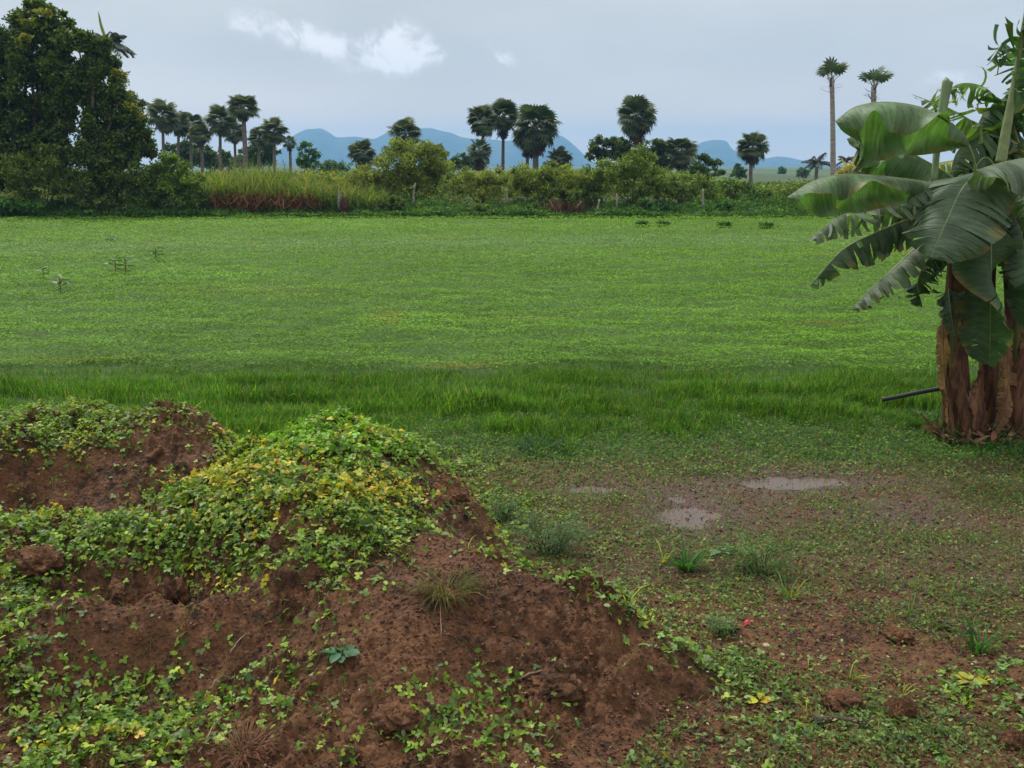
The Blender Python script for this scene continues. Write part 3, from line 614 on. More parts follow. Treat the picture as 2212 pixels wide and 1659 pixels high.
# ------------------------------------------------------------------ tufts and weeds that stand out
def tuft(px, py, h_px, n_, label, cols, wts, spread=.5, name='grass_tuft', cat='grass tuft', rad=.04, wmul=1., group='tufts standing out on the near ground', tmpl=None, dry=False):
    c = surf(px, py); dep = c[1] / ray(px, py)[1]; h = h_px * dep / F; rad = .012 if n_ < 16 else rad
    b = Bag(); a = U(0, 6.28, n_); r = rad * np.sqrt(rng.random(n_)); P = c + np.stack([r * np.cos(a), r * np.sin(a), -.01 + 0 * r], 1)
    hh = h * U(.45, 1.05, n_); R = Rot(a - np.pi / 2 + rng.normal(0, .5, n_), -np.abs(rng.normal(spread * .6, spread * .4, n_)), rng.normal(0, .15, n_))
    b.scatter(tmpl or TB2, P, R, np.stack([np.minimum(hh, .16) * 1.1 * wmul, hh, hh], 1), pick(cols, wts, n_, .15))
    tag(b.build(name, M_DRY if dry else M_GRASS, origin=c), label, cat, group)
GR = [(.05, .15, .03), (.08, .2, .04), (.03, .1, .03)]
YG = [(.42, .40, .04), (.30, .38, .05)]
for a in [
    (1482, 1232, 66, 90, 'dense bright green grass tuft below the round puddle', GR, [1, 1, 1], .25),
    (2112, 1410, 92, 34, 'tall upright grass tuft near the right edge', GR, [1, 2, 1], .18),
    (1355, 1312, 66, 5, 'yellow grass sprout with two tall blades right of the ridge', YG, [2, 1], .18),
    (1432, 1215, 60, 8, 'yellow-green sprout left of the bright tuft', YG, [1, 2], .15),
    (1010, 1185, 50, 3, 'single yellow shoot behind the dry grass', YG, [1, 1], .08),
    (1745, 1545, 50, 4, 'forked yellow sprout beside the low clod', YG, [2, 1], .35),
    (1742, 1455, 44, 6, 'yellow-green sprout left of the muddy patch', YG, [1, 1], .4),
    (1835, 1470, 50, 5, 'curving yellow-green sprout in front of the muddy patch', YG, [1, 2], .3),
    (1705, 1290, 60, 24, 'yellow-green grass tuft in the middle of the right ground', [(.2, .32, .05), (.1, .22, .05)], [1, 1], .25),
    (2025, 1360, 44, 14, 'thin pale grass tuft left of the tall upright tuft', GR, [1, 3, 1], .25),
    (1960, 1330, 60, 12, 'wispy grass behind the flat clod', [(.15, .24, .06)], [1], .2),
    (632, 935, 44, 4, 'two thin blades on the summit creeper', [(.12, .3, .05)], [1], .1),
    (165, 1130, 40, 12, 'blue-green grass on the ridge in front of the far heap', GR, [1, 2, 1], .4),
    (1950, 1500, 40, 5, 'yellowish shoot behind the tall clod', YG, [1, 1], .3),
    (1380, 1300, 30, 6, 'short yellow shoot right of the two-bladed sprout', YG, [2, 1], .5),
    (2090, 1520, 50, 4, 'lone yellow-green stalk at lower right', YG, [1, 3], .15)]:
    tuft(*a)
tuft(965, 1270, 56, 520, 'shaggy tuft of half dry grass on the peak of the nearest heap', [(.16, .12, .045), (.10, .14, .035), (.24, .17, .08)], [2, 2, 1], 1.1, rad=.11, wmul=.6)
tuft(530, 1618, 58, 240, 'reddish brown straw tuft at bottom left of centre', [(.22, .11, .06), (.16, .075, .045)], [1, 1], .75, rad=.09, dry=True, wmul=.55)
tuft(2060, 925, 60, 200, 'grass at the foot of the banana stems', GR, [2, 2, 2], .5, rad=.35)
tuft(2150, 965, 60, 260, 'grass in front of the banana stems', GR, [2, 2, 2], .5, rad=.40)
tuft(1180, 975, 46, 90, 'dark weedy clump at the near edge of the tall grass', [(.03, .08, .03), (.04, .1, .04)], [1, 1], .7, rad=.2, wmul=2)
def feathery(px, py, h_px, w_px, label, nst=26, col=(.11, .19, .085)):
    c = surf(px, py); dep = c[1] / ray(px, py)[1]; h, wd = h_px * dep / F, w_px * dep / F / 2
    t = thing('feathery_weed', c, label, 'weed', 'feathery weeds on the mud'); st, fo = Bag(), Bag()
    for i in range(nst):
        a = rng.uniform(0, 6.28); r0 = wd * .35 * rng.random(); r1 = wd * rng.random() ** .45; hh = h * rng.uniform(.35, 1.05)
        p0 = c + (r0 * math.cos(a), r0 * math.sin(a), -.01); p1 = c + (r1 * math.cos(a) * .8, r1 * math.sin(a) * .6, hh * .6); p2 = c + (r1 * math.cos(a) * 1.5, r1 * math.sin(a) * .9, hh * (1 - .35 * r1 / wd))
        q = curve([p0, p1, p2], 9); st.add(*tube(q, np.linspace(.0022, .0008, 9), 4, False), (.07, .12, .05))
        k = 60; s = rng.random(k) ** .7; P = np.stack([np.interp(s * 8, range(9), q[:, j]) for j in range(3)], 1) + rng.normal(0, .018, (k, 3))
        fo.scatter(TS, P, Rot(U(0, 6.28, k), U(-.4, .8, k), U(-.5, .5, k)), np.stack([U(.007, .012, k), U(.02, .04, k), U(.01, .02, k)], 1), vary(col, k, .3))
    st.build('stem', M_GRASS, t); fo.build('foliage', M_GRASS, t)
feathery(1185, 1195, 105, 150, 'bushy grey-green feathery weed at the foot of the mounds', 34)
feathery(1640, 1240, 100, 150, 'loose feathery weed right of the bright grass tuft', 26, (.14, .22, .08))
feathery(1085, 1130, 70, 90, 'smaller feathery weed between the mound and the bushy one', 14)
feathery(1560, 1370, 40, 70, 'low fine-leaved weed beside the red scrap', 10, (.14, .22, .09))
def leafy(px, py, size_px, n_, label, col, name='broadleaf_weed', hh=1.0, base=None, grp='broad leafed seedlings'):
    c = surf(px, py) if py > 850 else atz(px, py, .05); dep = c[1] / ray(px, py)[1]; s = size_px * dep / F
    t = thing(name, c, label, 'seedling', grp); b, st = Bag(), Bag()
    a = np.arange(n_) * 2.4 + rng.random(); lift = s * hh * np.linspace(.35, .9, n_); P = c + np.stack([.1 * s * np.cos(a), .1 * s * np.sin(a), lift], 1)
    b.scatter(TO, P, Rot(a - np.pi / 2, U(-.1, .45, n_), U(-.3, .3, n_)), s * U(.5, .75, n_), vary(col, n_, .15)); b.build('leaf', M_CREEP, t)
    st.add(*tube(curve([c - (0, 0, .02), c + (0, 0, s * hh * .9)], 4), s * .035, 5, False), base or (.1, .14, .05)); st.build('stem', M_GRASS, t)
leafy(738, 1428, 66, 8, 'dark green seedling with long leaves on the nearest heap', (.05, .15, .06), hh=.3)
leafy(1640, 1520, 40, 5, 'yellow-leaved seedling left of the low clod', (.45, .42, .04), hh=.25)
leafy(1560, 1200, 0.1 + 40, 5, 'round-leaved seedling right of the bright tuft', (.10, .2, .08), hh=.3)
leafy(2095, 1480, 46, 7, 'yellowing seedling under the tall upright grass', (.4, .38, .05), hh=.3)
for px, py, sz, lb, cl, bs in [(131, 630, 36, 'leafy plant with orange foot at the left of the field', (.06, .14, .03), (.4, .13, .04)), (250, 585, 30, 'left one of two leafy plants side by side in the field', (.07, .17, .04), (.3, .15, .05)),
                               (272, 588, 36, 'right one of two leafy plants side by side in the field', (.07, .17, .06), (.3, .15, .05)), (94, 598, 22, 'small leafy plant behind the orange-footed one', (.05, .12, .03), (.35, .12, .05)),
                               (337, 560, 26, 'thin pale plant right of the pair in the field', (.08, .16, .06), None), (240, 525, 18, 'dark little stem far out in the field', (.03, .08, .03), None)]:
    leafy(px, py, sz, 9, lb, cl, 'young_plant', 1.0, bs, 'young plants rising above the crop')
leafy(543, 533, 12, 4, 'rusty brown little plant far out in the field', (.35, .1, .03), 'young_plant', 1.2, (.35, .1, .03), 'young plants rising above the crop')
for px, py, lb in [(1432, 490, 'widest dark weed clump near the far edge of the field'), (1565, 492, 'dark weed clump right of the widest one'), (1388, 490, 'small dark weed clump left of the widest one'), (1655, 494, 'dark weed clump nearest the banana leaves')]:
    c = atz(px, py, 0); b = Bag(); k = 300; P = c + rng.normal(0, 1, (k, 3)).clip(-1.5, 1.5) * (.13, .15, .05) + (0, 0, .08)
    b.scatter(TS, P, Rot(U(0, 6.28, k), U(-.3, .9, k), U(-.5, .5, k)), U(.12, .2, k), vary((.05, .12, .03), k, .2)); tag(b.build('weed_clump', M_LEAF, origin=c), lb, 'weed', 'dark weed clumps in the field')
# litter and sticks
def stick(px0, py0, px1, py1, r, label, name='stick', lift=.01, mat=None, cat='stick'):
    a, b_ = surf(px0, py0), surf(px1, py1); q = curve([a + (0, 0, lift), (a + b_) / 2 + (0, .01, lift * 1.5), b_ + (0, 0, lift)], 10); q += rng.normal(0, r * .4, q.shape)
    V, f = tube(q, np.linspace(r, r * .6, 10), 7); tag(mesh(name, V, f, mat or M_STICK, smooth=True, origin=a), label, cat)
M_STICK = solid('dead_wood', (.03, .022, .018), (.10, .075, .06), 20, .8, .5); M_ROOT = solid('dry_root', (.18, .12, .08), (.30, .21, .15), 20, .9, .3)
stick(1760, 1562, 1880, 1575, .016, 'dark wet stick lying left of the tall clod', lift=.02)
stick(1120, 1475, 1230, 1452, .006, 'pale twig lying above the craggy clod', mat=M_ROOT, lift=.015)
stick(495, 1420, 540, 1375, .004, 'pale root sticking out of the hollow face', 'root', mat=M_ROOT, cat='root', lift=.02)
stick(455, 1500, 480, 1470, .004, 'short root low in the hollow', 'root', mat=M_ROOT, cat='root', lift=.02)
stick(430, 1640, 480, 1560, .004, 'long bent root at bottom left', 'root', mat=M_ROOT, cat='root', lift=.02)
stick(953, 1380, 950, 1300, .0022, 'thin root hanging below the half dry grass', 'root', mat=M_ROOT, cat='root', lift=.012)
c = surf(1608, 1352); V, f = grid(np.linspace(-.03, .03, 8), np.linspace(-.022, .022, 6), lambda X, Y: .012 + .010 * np.sin(X * 90) + .010 * np.cos(Y * 90))
Vb = V - (0, 0, .002); nv = len(V)
tag(mesh('plastic_scrap', np.vstack([V, Vb]) + c, [f, f[:, ::-1] + nv], solid('red_plastic', (.25, .015, .015), (.38, .03, .025), 5, .4, .1), smooth=True, origin=c), 'crumpled bright red scrap lying on the mud', 'litter')
for px, py, s, lb in [(1655, 1395, 7, 'cream coloured stone at the near edge of the muddy patch'), (1690, 1415, 5, 'small pale stone right of the cream one'), (1095, 1160, 5, 'white stone behind the ridge')]:
    c = surf(px, py); dep = c[1] / ray(px, py)[1]; r = s * dep / F; V, f = sphere(14, 9); V = V * (1 + .15 * noise2(V[:, 0] * 2, V[:, 1] * 2 + V[:, 2], s))[:, None] * (r * 1.3, r, r * .7) + c
    tag(mesh('stone', V, f, solid('pale_stone', (.35, .28, .18), (.5, .42, .3), 30, .8, .3), smooth=True, origin=c), lb, 'stone')
# black pipe leaning in the grass
a, b_ = atY(1935, 858, 9.25), atY(2060, 835, 9.1)
V, f = tube(curve([a * 1.25 - b_ * .25, a, (a + b_) / 2 + (0, 0, .006), b_], 14), .021, 12)
tag(mesh('pipe', V, f, solid('black_pipe', (.018, .02, .022), (.03, .032, .035), 5, .35, .05), smooth=True, origin=a), 'black pipe resting in the grass against the banana stems', 'pipe')
# ------------------------------------------------------------------ trees and shrubs
def blob_leaves(b, blobs, Y, n_per, lsize, pal, wts, squash=.8, shell=.4, ydep=None, drop=.0):
    """blobs in frame units (px,py,rx,ry); leaves sit in uneven sub-clumps near each blob's skin"""
    for (px, py, rx, ry) in blobs:
        yy = Y + rng.normal(0, .3) * rx / F * Y; c = atY(px, py, yy); k = yy / F * 1.08; RX, RZ = rx * k, ry * k; RY = (RX * .9 if ydep is None else ydep)
        nsub = max(8, int(22 * (RX * RZ) ** .6))
        d = rng.normal(0, 1, (nsub, 3)); d /= np.linalg.norm(d, axis=1)[:, None]; d *= rng.uniform(shell, 1.0, (nsub, 1)); d[:, 2] *= squash if rng.random() < .5 else 1
        sc_ = c + d * (RX, RY, RZ); rr = .40 * (RX * RZ) ** .5 * U(.5, 1.2, nsub) / (nsub / 14) ** .15
        N = int(n_per * 2.2 * RX * RZ); j = rng.integers(0, nsub, N); e_ = rng.normal(0, 1, (N, 3)); e_ /= np.linalg.norm(e_, axis=1)[:, None]; e_ *= rng.random((N, 1)) ** .45
        P = sc_[j] + e_ * rr[j][:, None] * (1, 1, .75); P[:, 2] -= drop * rng.random(N) ** 3
        P = P[P[:, 2] > .02]; j = j[:len(P)]; N = len(P)
        tint = rng.normal(1, .16, (nsub, 1)).clip(.6, 1.5)[j]
        b.scatter(TQ, P, Rot(U(0, 6.28, N), rng.normal(0, .7, N), rng.normal(0, .7, N)), lsize * U(.7, 1.4, N), pick(pal, wts, N, .18) * tint)
def limbs(b, base, blobs, Y, r0, col=(1, 1, 1), nmax=12, fork=.3):
    top = np.mean([atY(x, y, Y) for x, y, _, _ in blobs], 0); f = base + (top - base) * fork + (0, 0, .0)
    b.add(*tube(curve([base - (0, 0, .1), (base + f) / 2 + rng.normal(0, .06, 3) * r0 * 4, f], 8), np.linspace(r0, r0 * .75, 8), 8), col)
    for (x, y, rx, ry) in blobs[:nmax]:
        e_ = atY(x, y, Y + rng.normal(0, .3)); m = f * .5 + e_ * .5 + rng.normal(0, .12, 3) * np.linalg.norm(e_ - f) * .5
        b.add(*tube(curve([f - (0, 0, r0), m, e_], 9), np.linspace(r0 * .6, r0 * .1, 9), 6), col)
DK = [(.065, .112, .022), (.105, .16, .028), (.175, .21, .038), (.036, .068, .016)]
OL = [(.16, .215, .036), (.225, .28, .048), (.105, .15, .03), (.27, .26, .07)]
BR = [(.08, .19, .03), (.13, .25, .035), (.055, .14, .028)]
MG = [(.06, .15, .032), (.095, .20, .042), (.042, .10, .026)]
YW = [(.20, .19, .04)]
def tree(name, px_base, Y, blobs, pal, wts, dens, ls, label, cat='tree', group=None, r0=.2, mat=None, **k):
    base = atY(px_base, 400, Y); base[2] = 0; t = thing(name, base, label, cat, group)
    tb, cb = Bag(), Bag(); limbs(tb, base, blobs, Y, r0); blob_leaves(cb, blobs, Y, dens, ls, pal, wts, **k)
    tb.build('trunk', M_BARK, t, smooth=True); cb.build('crown', mat or M_TREE, t); return t
# big broadleaf trees at the left
tree('broadleaf_tree', 60, 50.5, [(88, 35, 45, 36), (55, 75, 50, 40), (18, 130, 45, 50), (120, 75, 40, 45), (-20, 200, 60, 60), (90, 150, 70, 60), (25, 240, 60, 60), (100, 250, 60, 55), (50, 320, 70, 50), (10, 345, 60, 40), (70, 355, 60, 38), (-40, 370, 50, 40), (-60, 300, 60, 70), (-40, 110, 45, 50), (115, 320, 55, 40)],
     DK + YW, [3, 4, 2.5, 3, .15], 1500, .17, 'tallest dark leafy tree at the left edge', group='big leafy trees at the left', r0=.3)
tree('broadleaf_tree', 205, 49, [(168, 92, 40, 34), (205, 120, 35, 40), (150, 160, 45, 50), (225, 175, 42, 50), (255, 225, 45, 45), (190, 190, 50, 45), (283, 265, 32, 40), (215, 265, 40, 35), (250, 300, 55, 40), (300, 305, 34, 34), (310, 330, 30, 26), (195, 325, 60, 40), (245, 345, 60, 34), (130, 215, 35, 25), (120, 290, 45, 35)],
     DK + YW, [3, 4, 2.5, 3, .25], 1500, .16, 'dark leafy tree sloping down beside the palms', group='big leafy trees at the left', r0=.28)
b = Bag(); blob_leaves(b, [(288, 235, 16, 12), (262, 165, 12, 10), (300, 250, 10, 10), (250, 158, 12, 8), (60, 45, 16, 8), (95, 30, 18, 8), (48, 82, 20, 8)], 48.3, 900, .15, [(.24, .22, .03), (.16, .2, .035)], [1, 1], ydep=.3)
o = b.build('new_leaves', M_TREE, [q for q in bpy.data.objects if q.name == 'broadleaf_tree.001'][0]); o['label'] = 'yellow new leaves at the tips of the crown'
SG = 'shrubs along the far edge of the field'
for a in [
    (100, 48.2, [(95, 362, 52, 46), (60, 400, 45, 35), (135, 400, 40, 35), (30, 380, 40, 40), (100, 335, 30, 25)], OL, [2, 1, 3, .3], 1000, .13, 'olive shrub under the tallest tree'),
    (235, 48.0, [(210, 380, 45, 40), (255, 400, 45, 38), (290, 385, 40, 40), (180, 410, 40, 34), (235, 350, 40, 30), (310, 415, 40, 30), (215, 430, 40, 25)], DK + OL, [1, 3, 2, 1, 1, .6, 2, .1], 1000, .13, 'wide green shrub below the second leafy tree'),
    (372, 47.8, [(345, 385, 52, 48), (400, 395, 44, 44), (370, 360, 38, 30), (420, 425, 34, 30), (325, 425, 42, 32)], OL + BR, [2, 1, 2, .1, 1.5, 1, 1], 1100, .13, 'rounded green shrub left of the cane patch'),
    (40, 47.0, [(20, 442, 34, 20), (60, 448, 36, 18), (-30, 445, 34, 20), (90, 455, 20, 12)], BR + MG, [2, 2, 1, 2, 1, 1], 1300, .14, 'bright low leafy bush at the far left'),
    (892, 52, [(890, 345, 64, 44), (935, 345, 46, 36), (845, 362, 50, 38), (868, 322, 32, 26), (900, 385, 60, 30), (955, 380, 40, 30), (930, 320, 20, 18), (835, 395, 35, 25)], OL, [3, 3, 2, 1.2], 900, .12, 'big airy olive bush under the middle palm'),
    (780, 51, [(790, 388, 44, 30), (735, 398, 36, 24), (800, 420, 36, 22)], OL, [2, 3, 1, 2], 900, .11, 'yellowish scrub between cane and big olive bush'),
    (1040, 51, [(1030, 385, 46, 26), (1075, 380, 40, 22), (1000, 400, 34, 24), (1060, 410, 46, 22)], OL, [2, 3, 1, 2], 900, .11, 'pale olive scrub below the pair of tall palms'),
    (1170, 50, [(1150, 380, 48, 32), (1195, 370, 44, 28), (1230, 385, 40, 26), (1180, 405, 50, 22), (1120, 400, 35, 25)], OL, [3, 3, 1.5, .8], 900, .12, 'wide olive bush below the shaggy wide palm'),
    (1370, 50, [(1372, 352, 42, 32), (1400, 372, 50, 36), (1335, 378, 46, 32), (1310, 372, 30, 26), (1385, 405, 50, 26)], OL + BR, [3, 3, 1.5, .4, 1, 1, 1], 900, .12, 'yellow-green bush under the tallest round palm'),
    (1270, 50.5, [(1275, 385, 40, 26), (1255, 400, 40, 24), (1300, 405, 36, 22)], OL, [2, 1, 3, .4], 900, .12, 'olive scrub left of the yellow-green bush'),
    (1470, 50.5, [(1455, 392, 40, 26), (1500, 398, 42, 24), (1425, 405, 35, 24), (1480, 420, 46, 20)], OL + MG, [2, 2, 1, .4, 1, 1, 1], 900, .12, 'spreading green scrub below the dark palm clump'),
    (1580, 51.5, [(1560, 412, 50, 22), (1610, 414, 50, 20), (1585, 400, 36, 18), (1640, 420, 40, 18)], MG + OL, [2, 2, 1, 1, 1, 1, .8], 900, .12, 'low green scrub below the lone small palm'),
    (1690, 52, [(1680, 418, 46, 20), (1735, 414, 50, 22), (1790, 410, 60, 24), (1850, 420, 60, 24)], MG + OL, [2, 2, 1, 1, 1, 1, .6], 900, .12, 'low green scrub running behind the banana leaves'),
    (845, 47.6, [(845, 440, 28, 18), (828, 450, 20, 13), (862, 448, 20, 14)], DK + BR[:1], [3, 2, 1, 3, .6], 1700, .14, 'dark rounded bush at the field edge below the olive bush'),
    (1022, 47.8, [(1022, 452, 24, 14), (1005, 458, 16, 10), (1040, 450, 18, 10)], DK[:3] + BR, [2, 2, 1, .6, 1, 1], 1600, .13, 'small dark bush with yellow-green top at the field edge'),
    (1128, 47.8, [(1128, 455, 26, 13), (1105, 460, 18, 9), (1150, 450, 16, 12)], DK[:3] + BR, [2, 2, 1, .3, .6, 1], 1600, .13, 'low dark bush at the field edge right of centre'),
    (640, 47.6, [(640, 458, 16, 11), (655, 462, 12, 8)], DK, [2, 2, 1, 3], 1600, .12, 'tiny dark bush in front of the cane'),
    (1245, 48.6, [(1240, 428, 40, 15), (1215, 420, 26, 12), (1275, 425, 28, 14)], DK, [3, 2, .5, 3], 1300, .12, 'dark leaves standing in for the shaded hollow behind the leaning pale posts'),  # dark leaf colours put in for the shade of a hollow
    (1400, 48.2, [(1400, 450, 34, 16), (1370, 455, 26, 12), (1435, 456, 26, 12)], MG, [2, 2, 2], 1300, .12, 'mid green weedy bush near the right fence post'),
    (1560, 48.2, [(1555, 452, 34, 13), (1600, 455, 30, 11)], MG, [2, 2, 2], 1300, .12, 'low weedy bush towards the banana leaves')]:
    tree('shrub', a[0], a[1], a[2], a[3], a[4], a[5], a[6], a[7], 'shrub', SG, r0=.06)
# thicket and edge weeds: a mass no one could count
def thicket():
    b = Bag(); N = 165000; Y = U(52, 74, N); X = U(-.78, .78, N) * Y; px, _ = topx(np.stack([X, Y, Y * 0 + 2], 1))
    topy = np.interp(px, [0, 400, 460, 760, 850, 1000, 1200, 1420, 1520, 1600, 1720, 1900, 2212], [380, 385, 375, 378, 375, 378, 372, 375, 388, 398, 400, 395, 395]) + 9 * fbm(X, Y * .3, .25, 3, 500)
    top = CAM_H - (topy - HOR) * Y / F; z = top * (1 - rng.random(N) ** 1.6 * .75)
    c = pick(OL + MG, [3, 3, 2, 1.5, 1, 1, 1], N, .15) * (1 + .25 * fbm(X, Y * .5, .2, 2, 510))[:, None]
    b.scatter(TQ, np.stack([X, Y, z], 1), Rot(U(0, 6.28, N), rng.normal(0, .7, N), rng.normal(0, .7, N)), U(.12, .26, N), c)
    tag(b.build('thicket', M_TREE), 'tangled olive thicket stretching behind the field edge', 'thicket', kind='stuff')
    b = Bag(); N = 170000; X = U(-39, 39, N); Y = 46.7 + 3.6 * rng.random(N) ** 1.0
    h = (.46 + .26 * fbm(X, Y, .35, 3, 520) + .10 * noise2(X * 1.4, Y, 521))  .clip(.1, 1.25) * (.55 + .45 * (Y - 46.7) / 1.5).clip(.4, 1.6)
    z = h * rng.random(N) ** .6
    c = pick(MG + BR + OL[:1], [3, 3, 2, 1, 1, 2, .8], N, .2) * (.92 + .3 * noise2(X * .6, Y, 530))[:, None]
    b.scatter(TQ, np.stack([X, Y, z], 1), Rot(U(0, 6.28, N), rng.normal(.3, .6, N), rng.normal(0, .6, N)), U(.07, .17, N), c)
    tag(b.build('edge_weeds', M_TREE), 'dark green strip of weeds along the far edge of the field', 'weeds', kind='stuff')
    # cane
    b = Bag(); N = 9000; X = U(atY(455, 400, 50)[0], atY(840, 400, 50)[0], N); Y = U(48.2, 57, N); h = U(1.3, 2.6, N) * (1 + .14 * noise2(X * .8, Y, 3)) * (1 - .35 * np.clip((X - atY(600, 400, 50)[0]) / 4, 0, 1)); h *= 1 + .22 * noise2(X * 2.2, Y, 8)
    c = pick([(.19, .25, .05), (.13, .20, .042), (.26, .25, .08), (.08, .14, .035), (.30, .22, .09)], [3, 3.4, 1.6, 2, .6], N, .15)
    b.scatter(TB2, np.stack([X, Y, h * .15], 1), Rot(U(0, 6.28, N), rng.normal(0, .22, N), rng.normal(0, .15, N)), np.stack([h * 0 + 1.0, h * .75, h * U(.72, .95, N)], 1), c)
    N = 2300; X = U(atY(455, 400, 50)[0], atY(700, 400, 50)[0], N); Y = U(47.9, 49.6, N); h = U(.6, 1.35, N); q = 1 + .25 * noise2(X * .9, Y * 0, 6)
    c = pick([(.20, .085, .045), (.30, .17, .09), (.12, .06, .03)], [3, 1.5, 2], N, .2)
    b.scatter(TB2, np.stack([X, Y, U(0, .3, N) + h * .7 * q], 1), Rot(U(0, 6.28, N), rng.normal(0, .35, N) + 2.6, rng.normal(0, .3, N)), np.stack([h * 0 + .8, h * .5, h * .9], 1), c)
    tag(b.build('sugar_cane', M_GRASS), 'patch of cane with yellow-green tops and rusty dry leaves below', 'sugar cane', kind='stuff')
    b = Bag(); N = 700; c0 = atY(1222, 440, 48); X = c0[0] + rng.normal(0, .42, N); Y = 48 + rng.normal(0, .3, N)
    b.scatter(TB2, np.stack([X, Y, X * 0], 1), Rot(U(0, 6.28, N), rng.normal(0, .3, N), rng.normal(0, .15, N)), np.stack([X * 0 + .8, U(.4, .9, N), U(.5, 1.05, N)], 1), pick([(.15, .085, .055), (.22, .14, .08)], [1, 1], N))
    tag(b.build('dry_grass_clump', M_DRY, origin=(c0[0], 48, 0)), 'clump of brown dry grass left of the leaning posts', 'grass clump')
    # far groves on the plain
    for (px, py, rx, ry, Y, lb) in [(715, 360, 45, 10, 160, 'dark grove behind the cane palms'), (1597, 371, 16, 13, 120, 'small dark tree left of the lone palm'), (1690, 370, 9, 7, 300, 'tiny tree far out on the plain'), (1735, 372, 12, 9, 200, 'small far tree beside the feather palm'),
                                    (1000, 358, 60, 9, 200, 'dark tree line behind the middle scrub'), (500, 352, 90, 14, 150, 'leafy grove behind the left palms'), (1420, 362, 30, 16, 150, 'dark grove between two palms'), (1865, 372, 60, 12, 180, 'low grove behind the banana leaves')]:
        tree('far_tree', px, Y, [(px - rx * .4, py, rx * .6, ry), (px + rx * .4, py + 1, rx * .6, ry * .9), (px, py - ry * .3, rx * .5, ry * .8)], DK[:3] + MG, [2, 2, 1, 1, 1, 1], 900 * (50 / Y) ** 1.1, .16 * (Y / 60) ** .8, lb, 'tree', 'far trees on the plain', r0=.2)
    tree('broadleaf_tree', 664, 85, [(660, 320, 14, 14), (650, 342, 16, 14), (678, 335, 15, 16), (668, 355, 20, 12)], BR + MG, [1, .5, 1, 1, 1, 1], 900, .16, 'small bright tree right of the shaggy brown palm', r0=.1)
    for px, Y, bl, lb in [(395, 118, [(380, 330, 26, 20), (410, 325, 24, 20), (395, 345, 34, 16)], 'dim tree between the trunks of the leftmost palms'), (455, 116, [(445, 335, 24, 18), (470, 340, 24, 16), (455, 350, 34, 14)], 'dim tree behind the full palm and its neighbour'),
                          (560, 118, [(545, 330, 24, 20), (580, 325, 24, 20), (560, 345, 36, 16)], 'dim tree behind the right end of the left palm cluster'), (1000, 110, [(1000, 345, 26, 12), (1030, 350, 26, 10)], 'low dim tree left of the group of three palms')]:
        tree('broadleaf_tree', px, Y, bl, DK, [3, 2, .5, 3], 620, .24, lb, group='dim trees among the left palms', r0=.15)
    # dark canopies either side of the round palm
    tree('broadleaf_tree', 1312, 88, [(1300, 318, 26, 20), (1330, 312, 26, 18), (1285, 332, 20, 16), (1318, 335, 36, 18), (1345, 330, 26, 20)], DK, [3, 3, 1, 2], 750, .19, 'dark spreading tree left of the tallest round palm', group='dark trees around the tallest round palm', r0=.2)
    tree('broadleaf_tree', 1425, 86, [(1410, 318, 28, 18), (1435, 325, 26, 20), (1400, 338, 30, 18), (1445, 345, 30, 20)], DK, [3, 3, 1, 2], 750, .19, 'dark spreading tree right of the tallest round palm', group='dark trees around the tallest round palm', r0=.2)
    tree('broadleaf_tree', 1525, 84, [(1515, 350, 26, 14), (1545, 352, 16, 10), (1505, 368, 26, 14), (1540, 372, 22, 10)], DK, [3, 3, 1, 2], 750, .19, 'low dark tree right of the dark palm clump', group='dark trees around the tallest round palm', r0=.15)
thicket()
# ------------------------------------------------------------------ palms
def T_fan(nr=15, droop=.18, r0=.45):
    V = [[-.012, 0, 0], [.012, 0, 0], [.008, r0, 0], [-.008, r0, 0]]; f4 = [[0, 1, 2, 3]]; f3 = []; L = 1 - r0
    for i in range(nr):
        a = R_(-135 + 270 * i / (nr - 1)); k = len(V); l = L * (1.0 if abs(a) < 1.6 else .85); d = np.array([math.sin(a), math.cos(a)]); pn = np.array([d[1], -d[0]]) * .053
        m = d * l * .62 + (0, r0); e_ = d * l + (0, r0)
        V += [[0, r0, 0], [m[0] + pn[0], m[1] + pn[1], .03 - droop * .25], [e_[0], e_[1], -droop], [m[0] - pn[0], m[1] - pn[1], .03 - droop * .25]]
        f3 += [[k, k + 1, k + 3], [k + 1, k + 2, k + 3]]
    return np.array(V, float), [np.array(f4), np.array(f3)]
FAN, FANS = T_fan(15, .16, .55), T_fan(11, .03, .58)
def dirs(az_, el_):
    return Rot(az_ - np.pi / 2, el_, rng.normal(0, .35, len(az_)))
PG = 'palms beyond the field'
